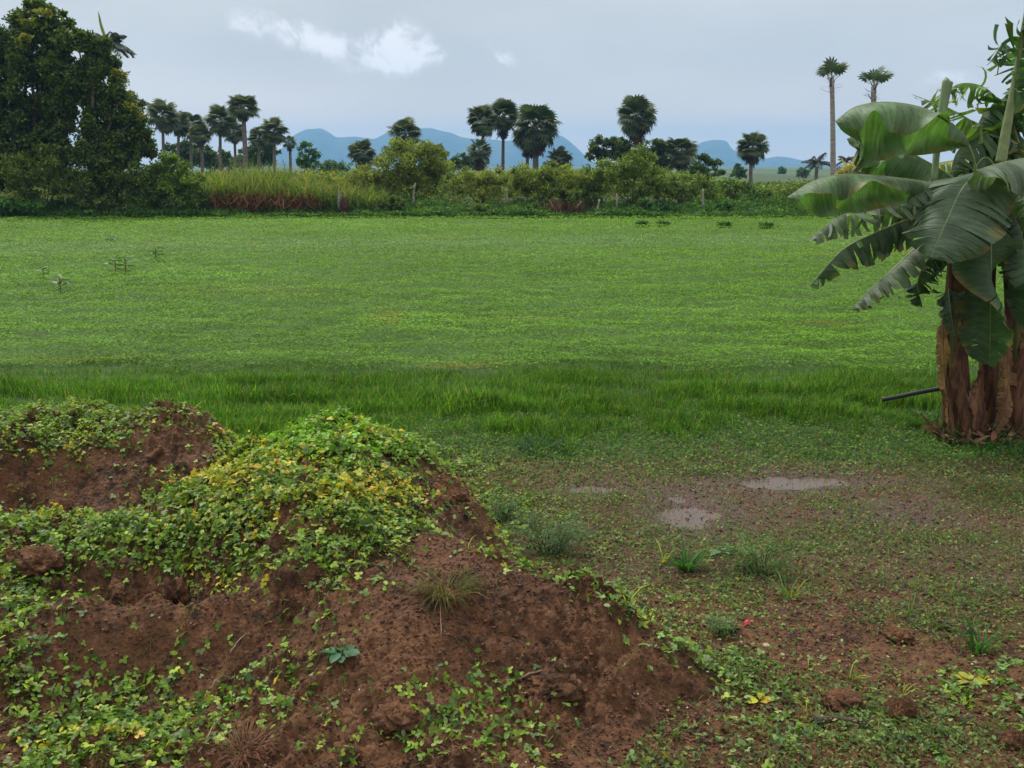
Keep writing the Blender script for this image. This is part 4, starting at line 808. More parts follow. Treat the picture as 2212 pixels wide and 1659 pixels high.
def palm(px, pyc, r, Y, label, skirt=.0, lean=0, pybase=None, n_=46, kind='round', tr=.14, col=((.065, .095, .042), (.10, .135, .058), (.14, .165, .085)), lo=-.9, hi=1.5, group=PG):
    """px,pyc = crown heart, r crown radius in frame units"""
    c = atY(px, pyc, Y); k = Y / F; Rr = r * k * 1.06; base = atY(px + lean, 380, Y); base[2] = 0
    t = thing('fan_palm', base, label, 'palm tree', group)
    tb = Bag(); q = curve([base - (0, 0, .2), (base * .5 + c * .5) + (rng.normal(0, .08), 0, 0), c], 12); tb.add(*tube(q, np.linspace(tr * 1.25, tr * .85, 12), 9), (1, 1, 1)); tb.build('trunk', M_PBARK if kind == 'round' else M_PGREY, t, smooth=True)
    b = Bag()
    if kind == 'round':
        i = np.arange(n_); el_ = np.arcsin(np.clip(np.linspace(math.sin(hi), math.sin(lo), n_) + rng.normal(0, .05, n_), -.98, .98)); az_ = i * 2.39996 + rng.normal(0, .15, n_)
        n_ = len(el_); L = Rr * U(.85, 1.12, n_); b.scatter(FAN, np.tile(c, (n_, 1)) + rng.normal(0, .06, (n_, 3)), dirs(az_, el_), L, pick(col, [2, 2, 1], n_, .15))
    else:           # brush: stiff leaves held upright above a ragged collar
        el_ = np.arcsin(U(.35, .98, n_)); az_ = np.arange(n_) * 2.39996
        b.scatter(FANS, np.tile(c, (n_, 1)), dirs(az_, el_), Rr * U(.9, 1.1, n_), pick(col, [2, 2, 1], n_, .15))
    b.build('crown', M_PALM, t)
    if skirt > 0:
        m = int(22 * skirt + 8); sk = Bag(); el_ = -U(.9, 1.45, m) if kind == 'round' else -U(-.5, 1.1, m); az_ = U(0, 6.28, m); off = np.stack([0 * az_, 0 * az_, -U(0, skirt * Rr * .8, m)], 1)
        L = Rr * U(.45, .8, m) * (1 if kind == 'round' else .8)
        sk.scatter(FANS if kind == 'round' else TB, c + off, dirs(az_, el_) if kind == 'round' else Rot(az_, U(.5, 1.9, m), 0 * az_), L if kind == 'round' else np.stack([L * 2.5, L, L], 1), pick([(.10, .055, .04), (.15, .09, .06), (.06, .045, .035)], [2, 1, 2], m, .2))
        sk.build('dead_fronds', M_DRY, t)
    return t
for a, k in [
    ((351, 252, 38, 92, 'leftmost tall palm standing beside the big leafy tree'), dict(skirt=.4)),
    ((386, 268, 30, 98, 'dark palm just right of the leftmost palm'), dict(skirt=.4)),
    ((414, 272, 30, 100, 'dark palm in the middle of the left cluster'), dict(skirt=.5)),
    ((432, 290, 26, 96, 'shorter dark palm leaning over the cane'), dict(skirt=.6)),
    ((476, 262, 34, 92, 'full palm left of the tallest slender one'), dict(skirt=.5)),
    ((525, 234, 34, 90, 'tallest slender palm of the left cluster'), dict(skirt=.2, lean=2, tr=.2, lo=-.6)),
    ((506, 285, 26, 104, 'dim palm half hidden behind the tallest slender one'), dict(skirt=.5)),
    ((560, 298, 26, 102, 'low dim palm right of the tallest slender one'), dict(skirt=.5)),
    ((592, 284, 32, 96, 'rounded palm at the right end of the left cluster'), dict(skirt=.3)),
    ((626, 308, 15, 98, 'small shaggy brownish palm left of the first hill'), dict(skirt=1., n_=30)),
    ((783, 332, 32, 86, 'squat bushy palm standing before the hills'), dict(n_=56, lo=-1.3)),
    ((875, 292, 38, 84, 'palm rising out of the big olive bush'), dict(n_=46)),
    ((946, 335, 24, 84, 'low palm behind the right side of the olive bush'), dict()),
    ((1043, 262, 36, 88, 'narrow tall palm left in the group of three'), dict(skirt=.4, n_=50)),
    ((1036, 326, 28, 84, 'short shaggy palm under the narrow tall one'), dict(skirt=1., n_=36)),
    ((1088, 252, 37, 90, 'palm with a rusty skirt in the middle of the three'), dict(skirt=.8, lean=-2)),
    ((1158, 272, 52, 86, 'widest shaggy palm at the right of the three'), dict(skirt=.9, n_=64, lo=-1.25, tr=.24)),
    ((1140, 300, 32, 88, 'smaller palm tucked against the widest shaggy palm'), dict(skirt=.8)),
    ((1208, 345, 28, 84, 'low dark palm at the foot of the widest palm'), dict()),
    ((1375, 252, 45, 84, 'tallest round palm with a dense ball crown'), dict(skirt=.9, n_=72, lo=-1.1, tr=.25)),
    ((1472, 328, 36, 82, 'dark palm with a rusty trunk right of the dark trees'), dict(skirt=.9, n_=52)),
    ((1626, 318, 35, 84, 'lone small palm standing before the flat-topped hill'), dict(skirt=.7, n_=46)),
    ((1797, 172, 42, 70, 'tall bare-trunked palm with a small brush crown left of its twin'), dict(skirt=.9, n_=15, kind='brush', tr=.17, lean=6, group='twin palms with brush crowns', col=((.07, .105, .055), (.10, .145, .07), (.14, .18, .095)))),
    ((1887, 186, 42, 68, 'brush-crowned palm whose trunk goes behind the banana leaf'), dict(skirt=.9, n_=14, kind='brush', tr=.2, lean=0, group='twin palms with brush crowns', col=((.07, .105, .055), (.10, .145, .07), (.14, .18, .095))))]:
    palm(*a, **k)
def frond(b, c, az_, el_, L, droop, col, nl=26, lw=.045, ll=.3):
    d = np.array([math.cos(az_) * math.cos(el_), math.sin(az_) * math.cos(el_), math.sin(el_)]); s = np.linspace(0, 1, 10)[:, None]
    q = c + d * L * s - np.array([0, 0, 1.]) * droop * L * s ** 2.2; b.add(*tube(q, np.linspace(.03, .008, 10), 4, False), col)
    si = np.linspace(.15, 1, nl); P = np.stack([np.interp(si * 9, range(10), q[:, j]) for j in range(3)], 1); T_ = np.gradient(P, axis=0)
    for sg in (-1, 1):
        a = np.arctan2(T_[:, 1], T_[:, 0]) - np.pi / 2 + sg * 1.0; l = ll * L * np.sin(np.pi * (.12 + .8 * si)) ** .6
        b.scatter(TQ, P, Rot(a, -U(.5, 1., nl), 0 * a), np.stack([l * 0 + lw * 3, l, l * .3], 1), vary(col, nl, .15))
def feather_palm(px, pyc, r, Y, label, n_=14, col=(.05, .075, .045), up=1.2, low=-.1, spear=False):
    c = atY(px, pyc, Y); base = c.copy(); base[2] = 0; t = thing('feather_palm', base, label, 'palm tree'); tb = Bag(); tb.add(*tube(curve([base, c], 6), [.18, .16, .15, .14, .13, .12], 9), (1, 1, 1)); tb.build('trunk', M_PBARK, t, smooth=True)
    b = Bag()
    for i in range(n_): frond(b, c, i * 2.4 + .4, rng.uniform(low, up), r * Y / F * rng.uniform(.95, 1.2), rng.uniform(.3, .7), col)
    b.build('crown', M_PALM, t)
    if spear: s = Bag(); s.add(*tube(curve([c, c + (-.25, 0, .8), c + (-.35, 0, 1.6)], 8), [.09, .09, .08, .08, .07, .06, .04, .01], 7), (.3, .36, .07)); s.build('spear_leaf', M_GRASS, t)
feather_palm(1765, 352, 34, 78, 'grey-green feather palm left of the banana leaves', 12, (.05, .065, .05))
feather_palm(232, 92, 50, 56, 'feather palm peeping out behind the leafy tree', 26, (.04, .06, .04), spear=True)
feather_palm(1830, 345, 22, 82, 'small dim feather palm at the foot of the bare-trunked palm', 10, (.04, .05, .04))
# fence posts and sticks in the scrub
def post(px, py0, py1, dx, w_, Y, label, name='fence_post', grp='pale posts in the scrub'):
    a, b_ = atY(px, py1, Y), atY(px + dx, py0, Y); V, f = tube(curve([a, (a + b_) / 2 + rng.normal(0, .02, 3), b_], 6), np.linspace(w_, w_ * .8, 6) * Y / F / 2, 7)
    tag(mesh(name, V, f, M_POST, smooth=True, origin=a), label, 'post', grp)
for a in [(1288, 462, 430, 7, 5, 47.4, 'white leaning post in front of the dark hollow'), (1234, 462, 435, 22, 4, 47.5, 'strongly slanting pale branch left of the leaning post'), (1519, 450, 408, 0, 5, 48, 'straight grey post towards the right'),
          (1333, 458, 418, 0, 4, 48, 'thin straight post right of the leaning one'), (1097, 440, 405, -2, 4, 48.2, 'thin post near the middle of the scrub'), (733, 452, 412, 1, 7, 47.6, 'pale post beside the dark stump'),
          (893, 445, 395, 4, 4, 48.5, 'pale bare stem under the olive bush'), (142, 440, 405, 0, 3, 47.6, 'thin pale post under the big trees')]:
    px, lo_, hi_ = a[0], max(a[1], a[2]), min(a[1], a[2]); post(px, hi_, lo_, a[3], a[4], a[5], a[6])
c = atY(744, 445, 47.4); c[2] = .5; V, f = sphere(20, 14); q = V * 2; V = V * (1 + .2 * noise2(q[:, 0] + q[:, 2], q[:, 1] + q[:, 2] * 2, 4))[:, None] * (.24, .25, .5) + c
tag(mesh('tree_stump', V, f, solid('rotten_wood', (.02, .012, .010), (.075, .038, .028), 6, .9, .8), smooth=True, origin=(c[0], c[1], 0)), 'dark reddish stump at the field edge beside a pale post', 'stump')
# ------------------------------------------------------------------ banana plants
def bananamat():
    m, b = newmat('banana_leaf'); at = b.n('ShaderNodeAttribute', attribute_name='Col'); uv = b.n('ShaderNodeUVMap')
    s = b.n('ShaderNodeSeparateXYZ'); b.link(uv.outputs[0], s.inputs[0])
    sk = b.m('ADD', s.outputs[0], b.m('MULTIPLY', b.m('ABSOLUTE', s.outputs[1]), .05))
    cmb = b.n('ShaderNodeCombineXYZ'); b.link(sk, cmb.inputs[0]); b.link(b.m('MULTIPLY', s.outputs[1], .03), cmb.inputs[1])
    v1 = b.noise(cmb.outputs[0], 60, 4, .7)[0]; geo = b.n('ShaderNodeNewGeometry'); n2 = b.noise(geo.outputs['Position'], 5, 4, .6)[0]
    k = b.m('MULTIPLY', b.mr(v1, .3, .7, .68, 1.25), b.mr(n2, .3, .7, .8, 1.2))
    sc = b.n('ShaderNodeVectorMath', operation='SCALE'); b.link(at.outputs['Color'], sc.inputs[0]); b.link(k, sc.inputs[3])
    p = b.n('ShaderNodeBsdfPrincipled'); b.link(sc.outputs[0], p.inputs['Base Color']); p.inputs['Roughness'].default_value = .5; p.inputs['Specular IOR Level'].default_value = .35
    bp = b.n('ShaderNodeBump'); bp.inputs['Strength'].default_value = .8; bp.inputs['Distance'].default_value = .012; b.link(v1, bp.inputs['Height']); b.link(bp.outputs[0], p.inputs['Normal'])
    t = b.n('ShaderNodeBsdfTranslucent'); mu = b.n('ShaderNodeVectorMath', operation='MULTIPLY'); b.link(sc.outputs[0], mu.inputs[0]); mu.inputs[1].default_value = (1.5, 2.1, .55); b.link(mu.outputs[0], t.inputs[0])
    mx = b.n('ShaderNodeMixShader'); mx.inputs[0].default_value = .3; b.link(p.outputs[0], mx.inputs[1]); b.link(t.outputs[0], mx.inputs[2])
    o = b.n('ShaderNodeOutputMaterial'); b.link(mx.outputs[0], o.inputs[0]); return m
M_BAN = bananamat()
M_RIB = solid('banana_rib', (.14, .20, .07), (.22, .28, .11), 12, .4, .1, spec=.5)
def stemmat():
    m, b = newmat('banana_stem'); tcx = b.n('ShaderNodeTexCoord'); mp = b.n('ShaderNodeMapping'); b.link(tcx.outputs['Object'], mp.inputs[0]); mp.inputs['Scale'].default_value = (9, 9, .9)
    n1 = b.noise(mp.outputs[0], 3, 6, .65)[0]; mp2 = b.n('ShaderNodeMapping'); b.link(tcx.outputs['Object'], mp2.inputs[0]); mp2.inputs['Scale'].default_value = (2, 2, .8); n2 = b.noise(mp2.outputs[0], 2.2, 4)[0]
    cr = b.n('ShaderNodeValToRGB'); b.link(n1, cr.inputs[0]); e = cr.color_ramp.elements; e[0].position = .34; e[0].color = (.018, .009, .006, 1); e[1].position = .68; e[1].color = (.26, .13, .055, 1)
    q = e.new(.48); q.color = (.085, .038, .017, 1); q = e.new(.57); q.color = (.14, .062, .022, 1)
    c = b.mix(b.mr(n2, .52, .62), cr.outputs[0], (.13, .15, .035, 1))
    p = b.n('ShaderNodeBsdfPrincipled'); b.link(c, p.inputs['Base Color']); p.inputs['Roughness'].default_value = .6; p.inputs['Specular IOR Level'].default_value = .3
    bp = b.n('ShaderNodeBump'); bp.inputs['Strength'].default_value = .8; bp.inputs['Distance'].default_value = .02; b.link(n1, bp.inputs['Height']); b.link(bp.outputs[0], p.inputs['Normal'])
    o = b.n('ShaderNodeOutputMaterial'); b.link(p.outputs[0], o.inputs[0]); return m
M_PSTEM = stemmat()
M_SHEATH = solid('dry_sheath', (.07, .03, .015), (.20, .10, .055), 6, .8, .6, 22, stretch=(5, 5, .7))
BY = 8.9
def banana_leaf(t, pts, w_px, phiL, phiR, label=None, tear=0., wave=.25, col=(.055, .105, .048), ribpx=7, start=.12, seed=0, curl=.55, tipw=.15, peak=.4, freq=3., rib=None, wn=1.):
    """pts: (px,py,dY). phiL/phiR: droop of the half whose side vector is +S / -S (radians below horizontal)"""
    r = np.random.default_rng(seed); P = curve([atY(x, y, BY + d) for x, y, d in pts], 97); k = BY / F; n_ = len(P)
    T_ = np.gradient(P, axis=0); T_ /= np.linalg.norm(T_, axis=1)[:, None]; up_ = np.array([0, 0, 1.])
    S0 = np.cross(T_, up_); nn = np.linalg.norm(S0, axis=1)[:, None]; S0 = S0 / np.maximum(nn, .15)
    S = np.empty_like(S0); S[0] = S0[0] / np.linalg.norm(S0[0])
    for i in range(1, n_):
        v = S0[i] * .25 + S[i - 1]; v -= T_[i] * v.dot(T_[i]); S[i] = v / np.linalg.norm(v)
    Nn = np.cross(S, T_); s = np.linspace(0, 1, n_); u = np.clip((s - start) / (1 - start), 0, 1)
    wd = w_px * k * np.clip(np.sin(np.pi * u ** (math.log(.5) / math.log(peak))), 0, 1) ** .55 * (1 - .0 * u)
    wd = np.maximum(wd, 0); V, C, UV, F4 = [], [], [], []; nt_ = 7; cnt = 0
    for sg, phi in ((1, phiL), (-1, phiR)):
        i0 = np.argmax(s >= start); i = i0; ph0 = r.uniform(0, 6.28)
        while i < n_ - 1:
            step = int(r.integers(2, 6)) if tear > 0 else 6; j = min(i + step, n_ - 1); tj = tear * r.normal(0, 1) if tear > 0 else 0; gap = tear * r.uniform(.2, 1.) if tear > 0 else 0
            short = 1 - (tear * .35 * r.random() if tear > 0 else 0); lag = r.normal(0, .35) * tear * w_px * k
            idx = np.arange(i, j + 1); row = []
            for a in range(nt_):
                tt = a / (nt_ - 1); wv = wave * (np.sin(s[idx] * freq * 2 * np.pi + ph0) + .35 * np.sin(s[idx] * freq * 4 * np.pi + ph0 * 2.3)) * tt ** 1.6 + wave * .3 * np.sin(s[idx] * freq * 7.1 + ph0 * 2) * tt
                ang = phi + curl * (tt - .5) + wv + tj * tt * 1.1; ang = np.minimum(ang, 2.0)
                # integrate the bend across the half
                rad = wd[idx] * tt * short * (wn if sg < 0 else 1)
                pos = P[idx] + sg * S[idx] * (rad * np.cos(ang))[:, None] - Nn[idx] * (rad * np.sin(ang))[:, None]
                cenp = (s[idx] - s[idx].mean()); pos = pos + T_[idx] * ((-cenp * gap * tt * .8) * np.linalg.norm(P[-1] - P[0]) + lag * tt ** 2 + rad * .18)[:, None]
                row.append(pos)
            A = np.stack(row, 1); m_ = len(idx); V.append(A.reshape(-1, 3))
            cc = (np.tile(col, (m_, nt_, 1)) * (1 + .10 * r.normal() + .05 * r.normal(0, 1, (m_, 1, 1)))); ed = r.random()
            if ed < .45: cc[:, -1] = cc[:, -1] * .35 + np.array([.22, .15, .05]) * .65
            if ed < .12: cc[:, -2] = cc[:, -2] * .5 + np.array([.26, .22, .06]) * .5
            C.append(cc.reshape(-1, 3)); uu, vv_ = np.meshgrid(s[idx], np.linspace(0, 1, nt_) * sg, indexing='ij'); UV.append(np.stack([uu.ravel(), vv_.ravel()], 1))
            g = (np.arange(m_ - 1)[:, None] * nt_ + np.arange(nt_ - 1)[None]).ravel() + cnt; F4.append(np.stack([g, g + 1, g + nt_ + 1, g + nt_], 1)); cnt += m_ * nt_; i = j
    V = np.concatenate(V); C = np.concatenate(C)
    edge = rng.random(len(C)) < .0
    o = mesh('leaf', V, np.concatenate(F4), M_BAN, t, True, C, np.concatenate(UV))
    if label: o['label'] = label
    rr = np.interp(s, [0, start, 1], [ribpx * 1.15, ribpx * .8, 1.0]) * k / 2
    Vt, ft = tube(P + Nn * (-rr * .3)[:, None], rr, 8); mesh('midrib', Vt, ft, rib or M_RIB, o, True)
    return o
def stem(t, pts, radpx, label=None):
    P = curve([atY(x, y, BY + d) for x, y, d in pts], 26); r = np.interp(np.linspace(0, 1, 26), np.linspace(0, 1, len(radpx)), radpx) * BY / F
    V, f = tube(P, r, 22); c = P[np.clip((np.arange(len(V)) // 22), 0, 25)]; d = V - c; a = np.arctan2(d[:, 1], d[:, 0])
    V = c + d * (1 + .07 * np.sin(a * 3 + V[:, 2] * 2) + .05 * noise2(a * 2, V[:, 2] * 6, 5))[:, None]
    o = mesh('stem', V, f, M_PSTEM, t, True)
    if label: o['label'] = label
def sheath(t, pts, w_px, seed, mat=None, name='dry_sheath', twist=.35):
    r = np.random.default_rng(seed); P = curve([atY(x, y, BY + d) for x, y, d in pts], 26); s = np.linspace(0, 1, 26)
    T_ = np.gradient(P, axis=0); T_ /= np.linalg.norm(T_, axis=1)[:, None]; k = BY / F; V = []
    for i in range(26):
        a0 = r.uniform(-.05, .05) + twist * math.sin(s[i] * 3 + seed); S = np.array([math.cos(a0), math.sin(a0), 0]); N_ = np.cross(S, T_[i]); N_ /= np.linalg.norm(N_) + 1e-9
        w_ = w_px * 1.35 * k * .5 * (.35 + .9 * math.sin(math.pi * min(1, s[i] * .8 + .15))) * (1 + .15 * math.sin(i * 1.7 + seed))
        for a in np.linspace(-1, 1, 6): V.append(P[i] + S * w_ * a + N_ * w_ * (.55 * (a * a - .5)) + N_ * w_ * .12 * math.sin(a * 6 + i * .6 + seed))
    V = np.array(V); g = (np.arange(25)[:, None] * 6 + np.arange(5)[None]).ravel(); f = np.stack([g, g + 1, g + 7, g + 6], 1)
    mesh(name, V, f, mat or M_SHEATH, t, True)
BG = 'banana plants at the right'
def bplant(px, lb, dy=0.):
    b0 = atY(px, 935, BY + dy); b0[2] = 0; return thing('banana_plant', b0, lb, 'banana plant', BG)
bpA = bplant(2078, 'left banana plant with leaves reaching over the field', -.1)
bpB = bplant(2140, 'middle banana plant with the tall thick petiole and big drooping leaf')
bpC = bplant(2205, 'right banana plant cut off by the picture edge', .0)
bpD = bplant(2260, 'rear banana plant with tattered yellow-green leaves', .9)
stem(bpA, [(2072, 950, -.1), (2066, 820, -.1), (2060, 680, -.05), (2068, 540, 0), (2085, 440, .05)], [35, 27, 21, 18, 14])
stem(bpB, [(2142, 950, -.05), (2138, 820, 0), (2130, 650, .05), (2140, 480, .1), (2152, 360, .15)], [25, 21, 18, 15, 12])
stem(bpC, [(2205, 955, 0), (2200, 820, 0), (2190, 650, .05), (2180, 500, .1), (2175, 400, .1)], [30, 24, 20, 18, 14])
stem(bpC, [(2265, 955, 0), (2262, 780, 0), (2250, 600, .05), (2235, 420, .1)], [26, 24, 22, 18])
stem(bpD, [(2265, 925, .9), (2255, 700, .9), (2225, 450, .9), (2200, 330, .8)], [30, 26, 22, 14])
GRY = (.105, .175, .082); DKB = (.048, .095, .036); MID = (.075, .14, .052); YLG = (.14, .21, .05)
# --- plant A: leaves to the left and the rolled spear   (+S half lies away from the viewer for leaves that run left)
banana_leaf(bpA, [(2098, 470, 0), (2108, 370, -.05), (2078, 290, -.2), (2010, 240, -.3), (1925, 221, -.35), (1850, 230, -.35), (1804, 262, -.3)], 116, 1.38, .42, 'broad arching leaf above all the others on the left', 0, .38, GRY, 8, .28, 3, wn=.66, freq=3.6, peak=.5)
banana_leaf(bpA, [(2085, 450, 0), (2060, 410, -.1), (1990, 392, -.3), (1900, 381, -.4), (1820, 377, -.45), (1755, 392, -.45), (1700, 426, -.4)], 84, 1.36, .36, 'leaf stretching furthest left over the field', 0, .38, GRY, 7, .2, 5, wn=.66, freq=3.2, peak=.6)
banana_leaf(bpA, [(2090, 430, .2), (2060, 385, .35), (1990, 342, .4), (1930, 310, .45), (1870, 285, .45), (1830, 300, .45)], 92, 1.3, .7, None, .06, .35, MID, 7, .15, 8, freq=3)
banana_leaf(bpA, [(2080, 470, 0), (2030, 440, .05), (1960, 440, .1), (1880, 450, .1), (1810, 470, .1), (1742, 522, .1)], 60, 1.3, .8, 'tattered pale leaf under the long one', .5, .15, (.14, .19, .12), 6, .3, 11)
banana_leaf(bpA, [(2080, 500, .1), (2030, 470, .1), (1965, 474, 0), (1890, 503, -.05), (1820, 540, -.1), (1758, 608, -.1)], 66, 1.35, 1.1, 'shredded dark leaf hanging in strips', .5, .15, (.07, .115, .06), 6, .25, 12)
banana_leaf(bpA, [(2085, 520, 0), (2040, 500, -.2), (1985, 530, -.3), (1930, 580, -.35), (1880, 625, -.35), (1838, 668, -.35)], 52, .6, .35, 'grey-green torn leaf sloping down to the left', .22, .1, (.12, .165, .10), 6, .25, 14)
banana_leaf(bpA, [(2075, 560, 0), (2040, 540, -.1), (2005, 560, -.2), (1982, 610, -.25), (1992, 660, -.25)], 50, 1.0, .8, None, .4, .1, DKB, 5, .2, 15)
banana_leaf(bpA, [(2062, 640, -.15), (2050, 625, -.35), (2052, 660, -.45), (2062, 725, -.45)], 32, .9, .9, 'small crumpled leaf against the stem', .3, .5, (.08, .12, .08), 4, .05, 16)
banana_leaf(bpA, [(2075, 450, .2), (2040, 420, .35), (1990, 405, .4), (1940, 440, .4), (1920, 500, .4)], 66, 1.2, .8, None, .15, .2, DKB, 6, .2, 17)
V, f = tube(curve([atY(2018, 395, BY - .1), atY(2024, 320, BY - .05), atY(2034, 250, BY), atY(2046, 183, BY), atY(2049, 174, BY)], 20), np.interp(np.linspace(0, 1, 20), [0, .4, .8, .95, 1], [6, 8, 11, 9, 3]) * BY / F, 14)
o = mesh('young_leaf', V, f, solid('rolled_leaf', (.15, .23, .11), (.20, .29, .15), 6, .45, .2, 30, stretch=(5, 5, .5)), bpA, True); o['label'] = 'rolled young leaf standing up like a pipe'
# --- plant B: facing leaf, tall petiole, hanging leaf
banana_leaf(bpB, [(2150, 400, 0), (2120, 372, -.3), (2080, 405, -.6), (2046, 475, -.8), (2010, 556, -.9)], 112, .22, .28, 'widest leaf facing the viewer in the middle of the plants', .07, .2, (.10, .155, .095), 8, .10, 21, freq=2.4, peak=.52)
banana_leaf(bpB, [(2150, 420, 0), (2105, 385, -.1), (2040, 388, -.2), (1985, 405, -.3), (1945, 445, -.35)], 60, .8, .4, None, .08, .25, (.12, .175, .11), 6, .2, 22)
banana_leaf(bpB, [(2158, 350, 0), (2176, 250, 0), (2195, 150, -.02), (2212, 40, -.05), (2235, -120, 0)], 88, .75, 1.0, 'tall upright leaf on the thickest petiole', .65, .1, DKB, 21, .36, 23)
banana_leaf(bpB, [(2120, 490, -.1), (2132, 455, -.3), (2141, 530, -.5), (2140, 660, -.5), (2138, 790, -.45)], 80, .2, .2, 'dark leaf hanging straight down in front of the stems', .07, .15, DKB, 6, .12, 24, peak=.6)
banana_leaf(bpB, [(2150, 470, .1), (2175, 440, -.2), (2205, 500, -.3), (2218, 600, -.35), (2215, 710, -.3)], 60, .3, .3, None, .15, .2, DKB, 6, .2, 25)
banana_leaf(bpB, [(2150, 430, .1), (2110, 420, .3), (2060, 450, .4), (2030, 520, .4), (2010, 600, .4)], 55, .8, .6, None, .25, .2, DKB, 6, .2, 26)
# --- plant C: right edge
banana_leaf(bpC, [(2330, 420, 0), (2310, 345, -.2), (2250, 338, -.5), (2170, 350, -.75), (2108, 368, -.85)], 82, .7, .40, 'light leaf entering from the right edge', .03, .3, (.13, .18, .12), 7, .15, 31, peak=.6)
banana_leaf(bpC, [(2280, 420, 0), (2275, 385, -.35), (2255, 430, -.6), (2225, 490, -.7)], 80, .35, .35, None, .05, .25, (.10, .155, .095), 7, .15, 32)
banana_leaf(bpC, [(2190, 440, .1), (2205, 410, 0), (2212, 470, -.15), (2198, 560, -.2), (2190, 640, -.2)], 65, .5, .5, None, .15, .2, DKB, 6, .2, 33)
banana_leaf(bpC, [(2200, 480, .1), (2230, 500, -.1), (2235, 600, -.15), (2232, 720, -.15)], 55, .3, .3, None, .15, .2, DKB, 6, .2, 34)
banana_leaf(bpC, [(2175, 400, .2), (2130, 340, .3), (2095, 390, .3), (2080, 470, .3)], 66, .8, .6, None, .1, .2, DKB, 6, .2, 35)
# --- plant D: tattered leaves behind
banana_leaf(bpD, [(2200, 330, .8), (2150, 298, .6), (2100, 262, .5), (2050, 234, .45), (1998, 214, .45)], 80, .7, .4, 'tattered leaf with ragged strips against the sky', .8, .25, YLG, 7, .12, 41)
banana_leaf(bpD, [(2200, 330, .8), (2170, 250, .7), (2135, 195, .6), (2080, 180, .55), (2030, 205, .55)], 58, 1.0, .6, None, .9, .25, (.12, .20, .05), 6, .3, 42)
banana_leaf(bpD, [(2210, 340, .8), (2185, 250, .6), (2200, 180, .5), (2270, 140, .4)], 85, .7, .5, None, .25, .2, (.07, .13, .055), 9, .25, 43)
banana_leaf(bpD, [(2205, 360, .8), (2180, 300, .6), (2130, 285, .5), (2070, 325, .45), (2050, 390, .45)], 80, .9, .6, None, .2, .25, (.065, .115, .05), 7, .15, 44)
banana_leaf(bpD, [(2200, 380, .8), (2150, 350, .7), (2090, 345, .7), (2030, 352, .7), (1985, 368, .7)], 40, 1.0, .5, 'yellowed leaf behind the arching one', .5, .2, (.45, .42, .14), 6, .15, 45)
banana_leaf(bpD, [(2000, 410, .8), (1930, 352, .7), (1880, 346, .7), (1835, 350, .7), (1798, 380, .7)], 34, 1.1, .8, 'withered yellow leaf drooping at the far left', .6, .2, (.40, .30, .10), 5, .35, 46)
banana_leaf(bpD, [(2230, 330, .9), (2190, 250, .9), (2150, 300, .9), (2120, 400, .9), (2110, 480, .9)], 80, .7, .5, None, .15, .2, (.05, .10, .04), 7, .15, 47)
banana_leaf(bpD, [(2240, 330, .9), (2225, 230, .9), (2205, 140, .8), (2170, 95, .7), (2145, 125, .6)], 60, .9, .7, None, .8, .2, (.06, .12, .05), 7, .3, 48)
banana_leaf(bpD, [(2210, 400, .8), (2190, 330, .7), (2150, 320, .6), (2095, 350, .5), (2070, 420, .5)], 90, .7, .5, None, .1, .2, DKB, 7, .15, 51)
banana_leaf(bpD, [(2230, 380, .9), (2215, 270, .8), (2180, 225, .7), (2130, 240, .6), (2100, 300, .6)], 85, .8, .5, None, .25, .2, (.06, .12, .045), 7, .2, 52)
banana_leaf(bpC, [(2185, 440, .2), (2160, 420, .3), (2120, 470, .35), (2100, 560, .4), (2098, 640, .4)], 70, .6, .6, None, .15, .2, DKB, 6, .2, 53)
# dry sheaths and dead leaves round the stems
M_SHD = solid('dark_sheath', (.05, .022, .012), (.16, .075, .035), 6, .8, .6, 22, stretch=(5, 5, .7))
for i, (t, pts, w_, d_) in enumerate([
    (bpA, [(2044, 720, -.22), (2042, 800, -.28), (2050, 880, -.32), (2060, 945, -.34)], 15, 0), (bpA, [(2082, 720, -.25), (2072, 800, -.32), (2084, 880, -.36), (2090, 942, -.36)], 20, 1),
    (bpB, [(2122, 800, -.22), (2114, 860, -.28), (2120, 905, -.32), (2112, 940, -.34)], 17, 1),
    (bpC, [(2215, 720, -.25), (2206, 820, -.34), (2200, 900, -.38), (2205, 950, -.38)], 17, 1),
    (bpC, [(2180, 660, -.18), (2174, 760, -.28), (2180, 850, -.32), (2165, 920, -.36)], 14, 1), (bpA, [(2092, 580, -.1), (2098, 650, -.16), (2092, 720, -.2), (2098, 770, -.22)], 13, 1),
    (bpA, [(2112, 820, -.22), (2104, 860, -.34), (2114, 895, -.38), (2106, 930, -.38)], 15, 0), (bpB, [(2148, 560, -.1), (2142, 660, -.16), (2150, 740, -.2)], 12, 1)]): sheath(t, pts, w_, i, M_SHD if d_ else None)
DRYB = (.16, .085, .045)
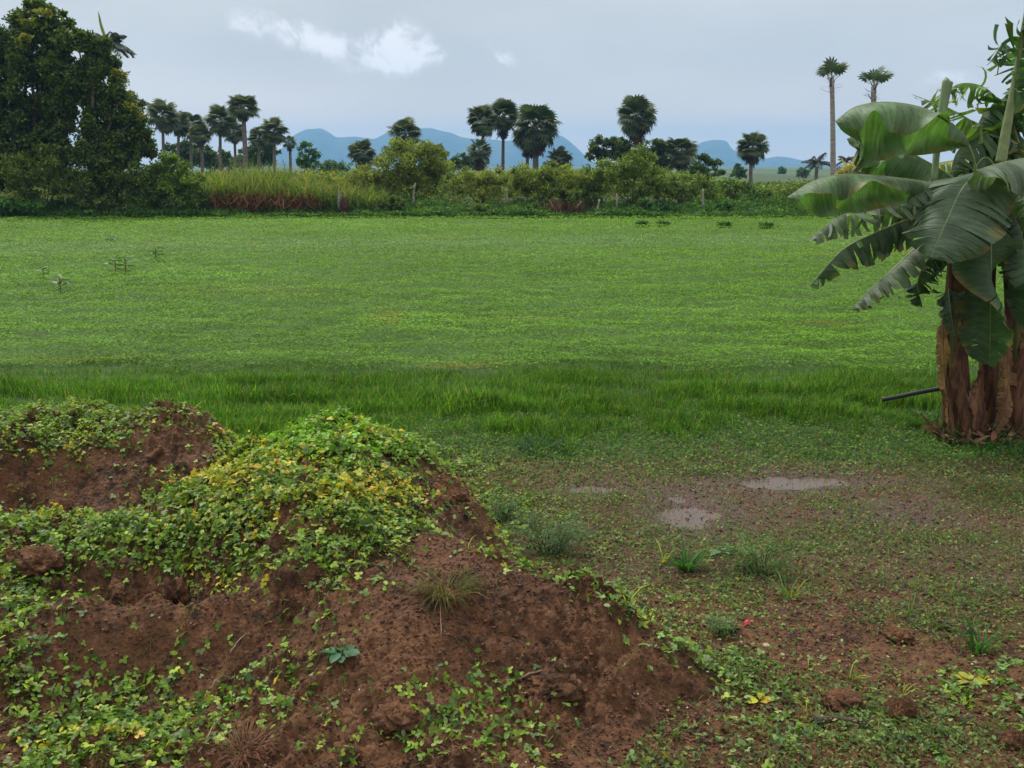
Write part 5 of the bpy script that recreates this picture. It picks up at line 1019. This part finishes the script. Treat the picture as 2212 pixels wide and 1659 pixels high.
b = Bag(); N = 420; c0 = atY(2130, 945, BY - .25); P = np.stack([c0[0] + rng.normal(0, .30, N).clip(-.42, .6), c0[1] + rng.normal(0, .14, N).clip(-.25, .3), U(.01, .12, N) ** 1.3], 1)
b.scatter(TO, P, Rot(U(0, 6.28, N), rng.normal(0, .5, N), rng.normal(0, .6, N)), np.stack([U(.04, .1, N), U(.08, .22, N), U(.05, .1, N)], 1), pick([(.16, .08, .045), (.28, .17, .10), (.07, .035, .02)], [2, 1.5, 2], N, .2))
tag(b.build('leaf_litter', M_DRY), 'brown dead leaf litter round the foot of the banana stems', 'leaf litter', kind='stuff')
for i, (t, pts, w_, c_) in enumerate([
    (bpA, [(2056, 700, -.15), (2040, 690, -.25), (2040, 800, -.34), (2050, 925, -.36)], 17, (.19, .10, .05)), (bpA, [(2076, 560, -.1), (2084, 560, -.22), (2084, 660, -.28), (2078, 790, -.30)], 16, (.12, .06, .03)),
    (bpC, [(2190, 760, -.15), (2176, 745, -.3), (2176, 850, -.38), (2150, 940, -.46)], 20, (.18, .09, .045)),
    (bpC, [(2210, 740, -.15), (2222, 735, -.28), (2214, 840, -.36), (2200, 950, -.4)], 22, DRYB)]):
    banana_leaf(t, pts, w_, .25, .3, 'dead brown leaf hanging down the stem', .28, .35, c_, 2, .08, 60 + i, curl=.3, rib=M_SHD, peak=.6)
# ------------------------------------------------------------------ haze
def box(x0, x1, y0, y1, z0, z1):
    V = np.array([[x, y, z] for z in (z0, z1) for y in (y0, y1) for x in (x0, x1)], float)
    return V, np.array([[0, 2, 3, 1], [4, 5, 7, 6], [0, 1, 5, 4], [2, 6, 7, 3], [0, 4, 6, 2], [1, 3, 7, 5]])
m, b = newmat('haze'); pv = b.n('ShaderNodeVolumePrincipled'); pv.inputs['Color'].default_value = (.29, .59, 1, 1); pv.inputs['Density'].default_value = .00030; pv.inputs['Anisotropy'].default_value = 0
o = b.n('ShaderNodeOutputMaterial'); b.link(pv.outputs[0], o.inputs['Volume'])
V, f = box(-4450, 4450, -205, 4950, -1.2, 175)
tag(mesh('haze', V, f, m), 'thin blue air between here and the hills', 'haze', kind='stuff')
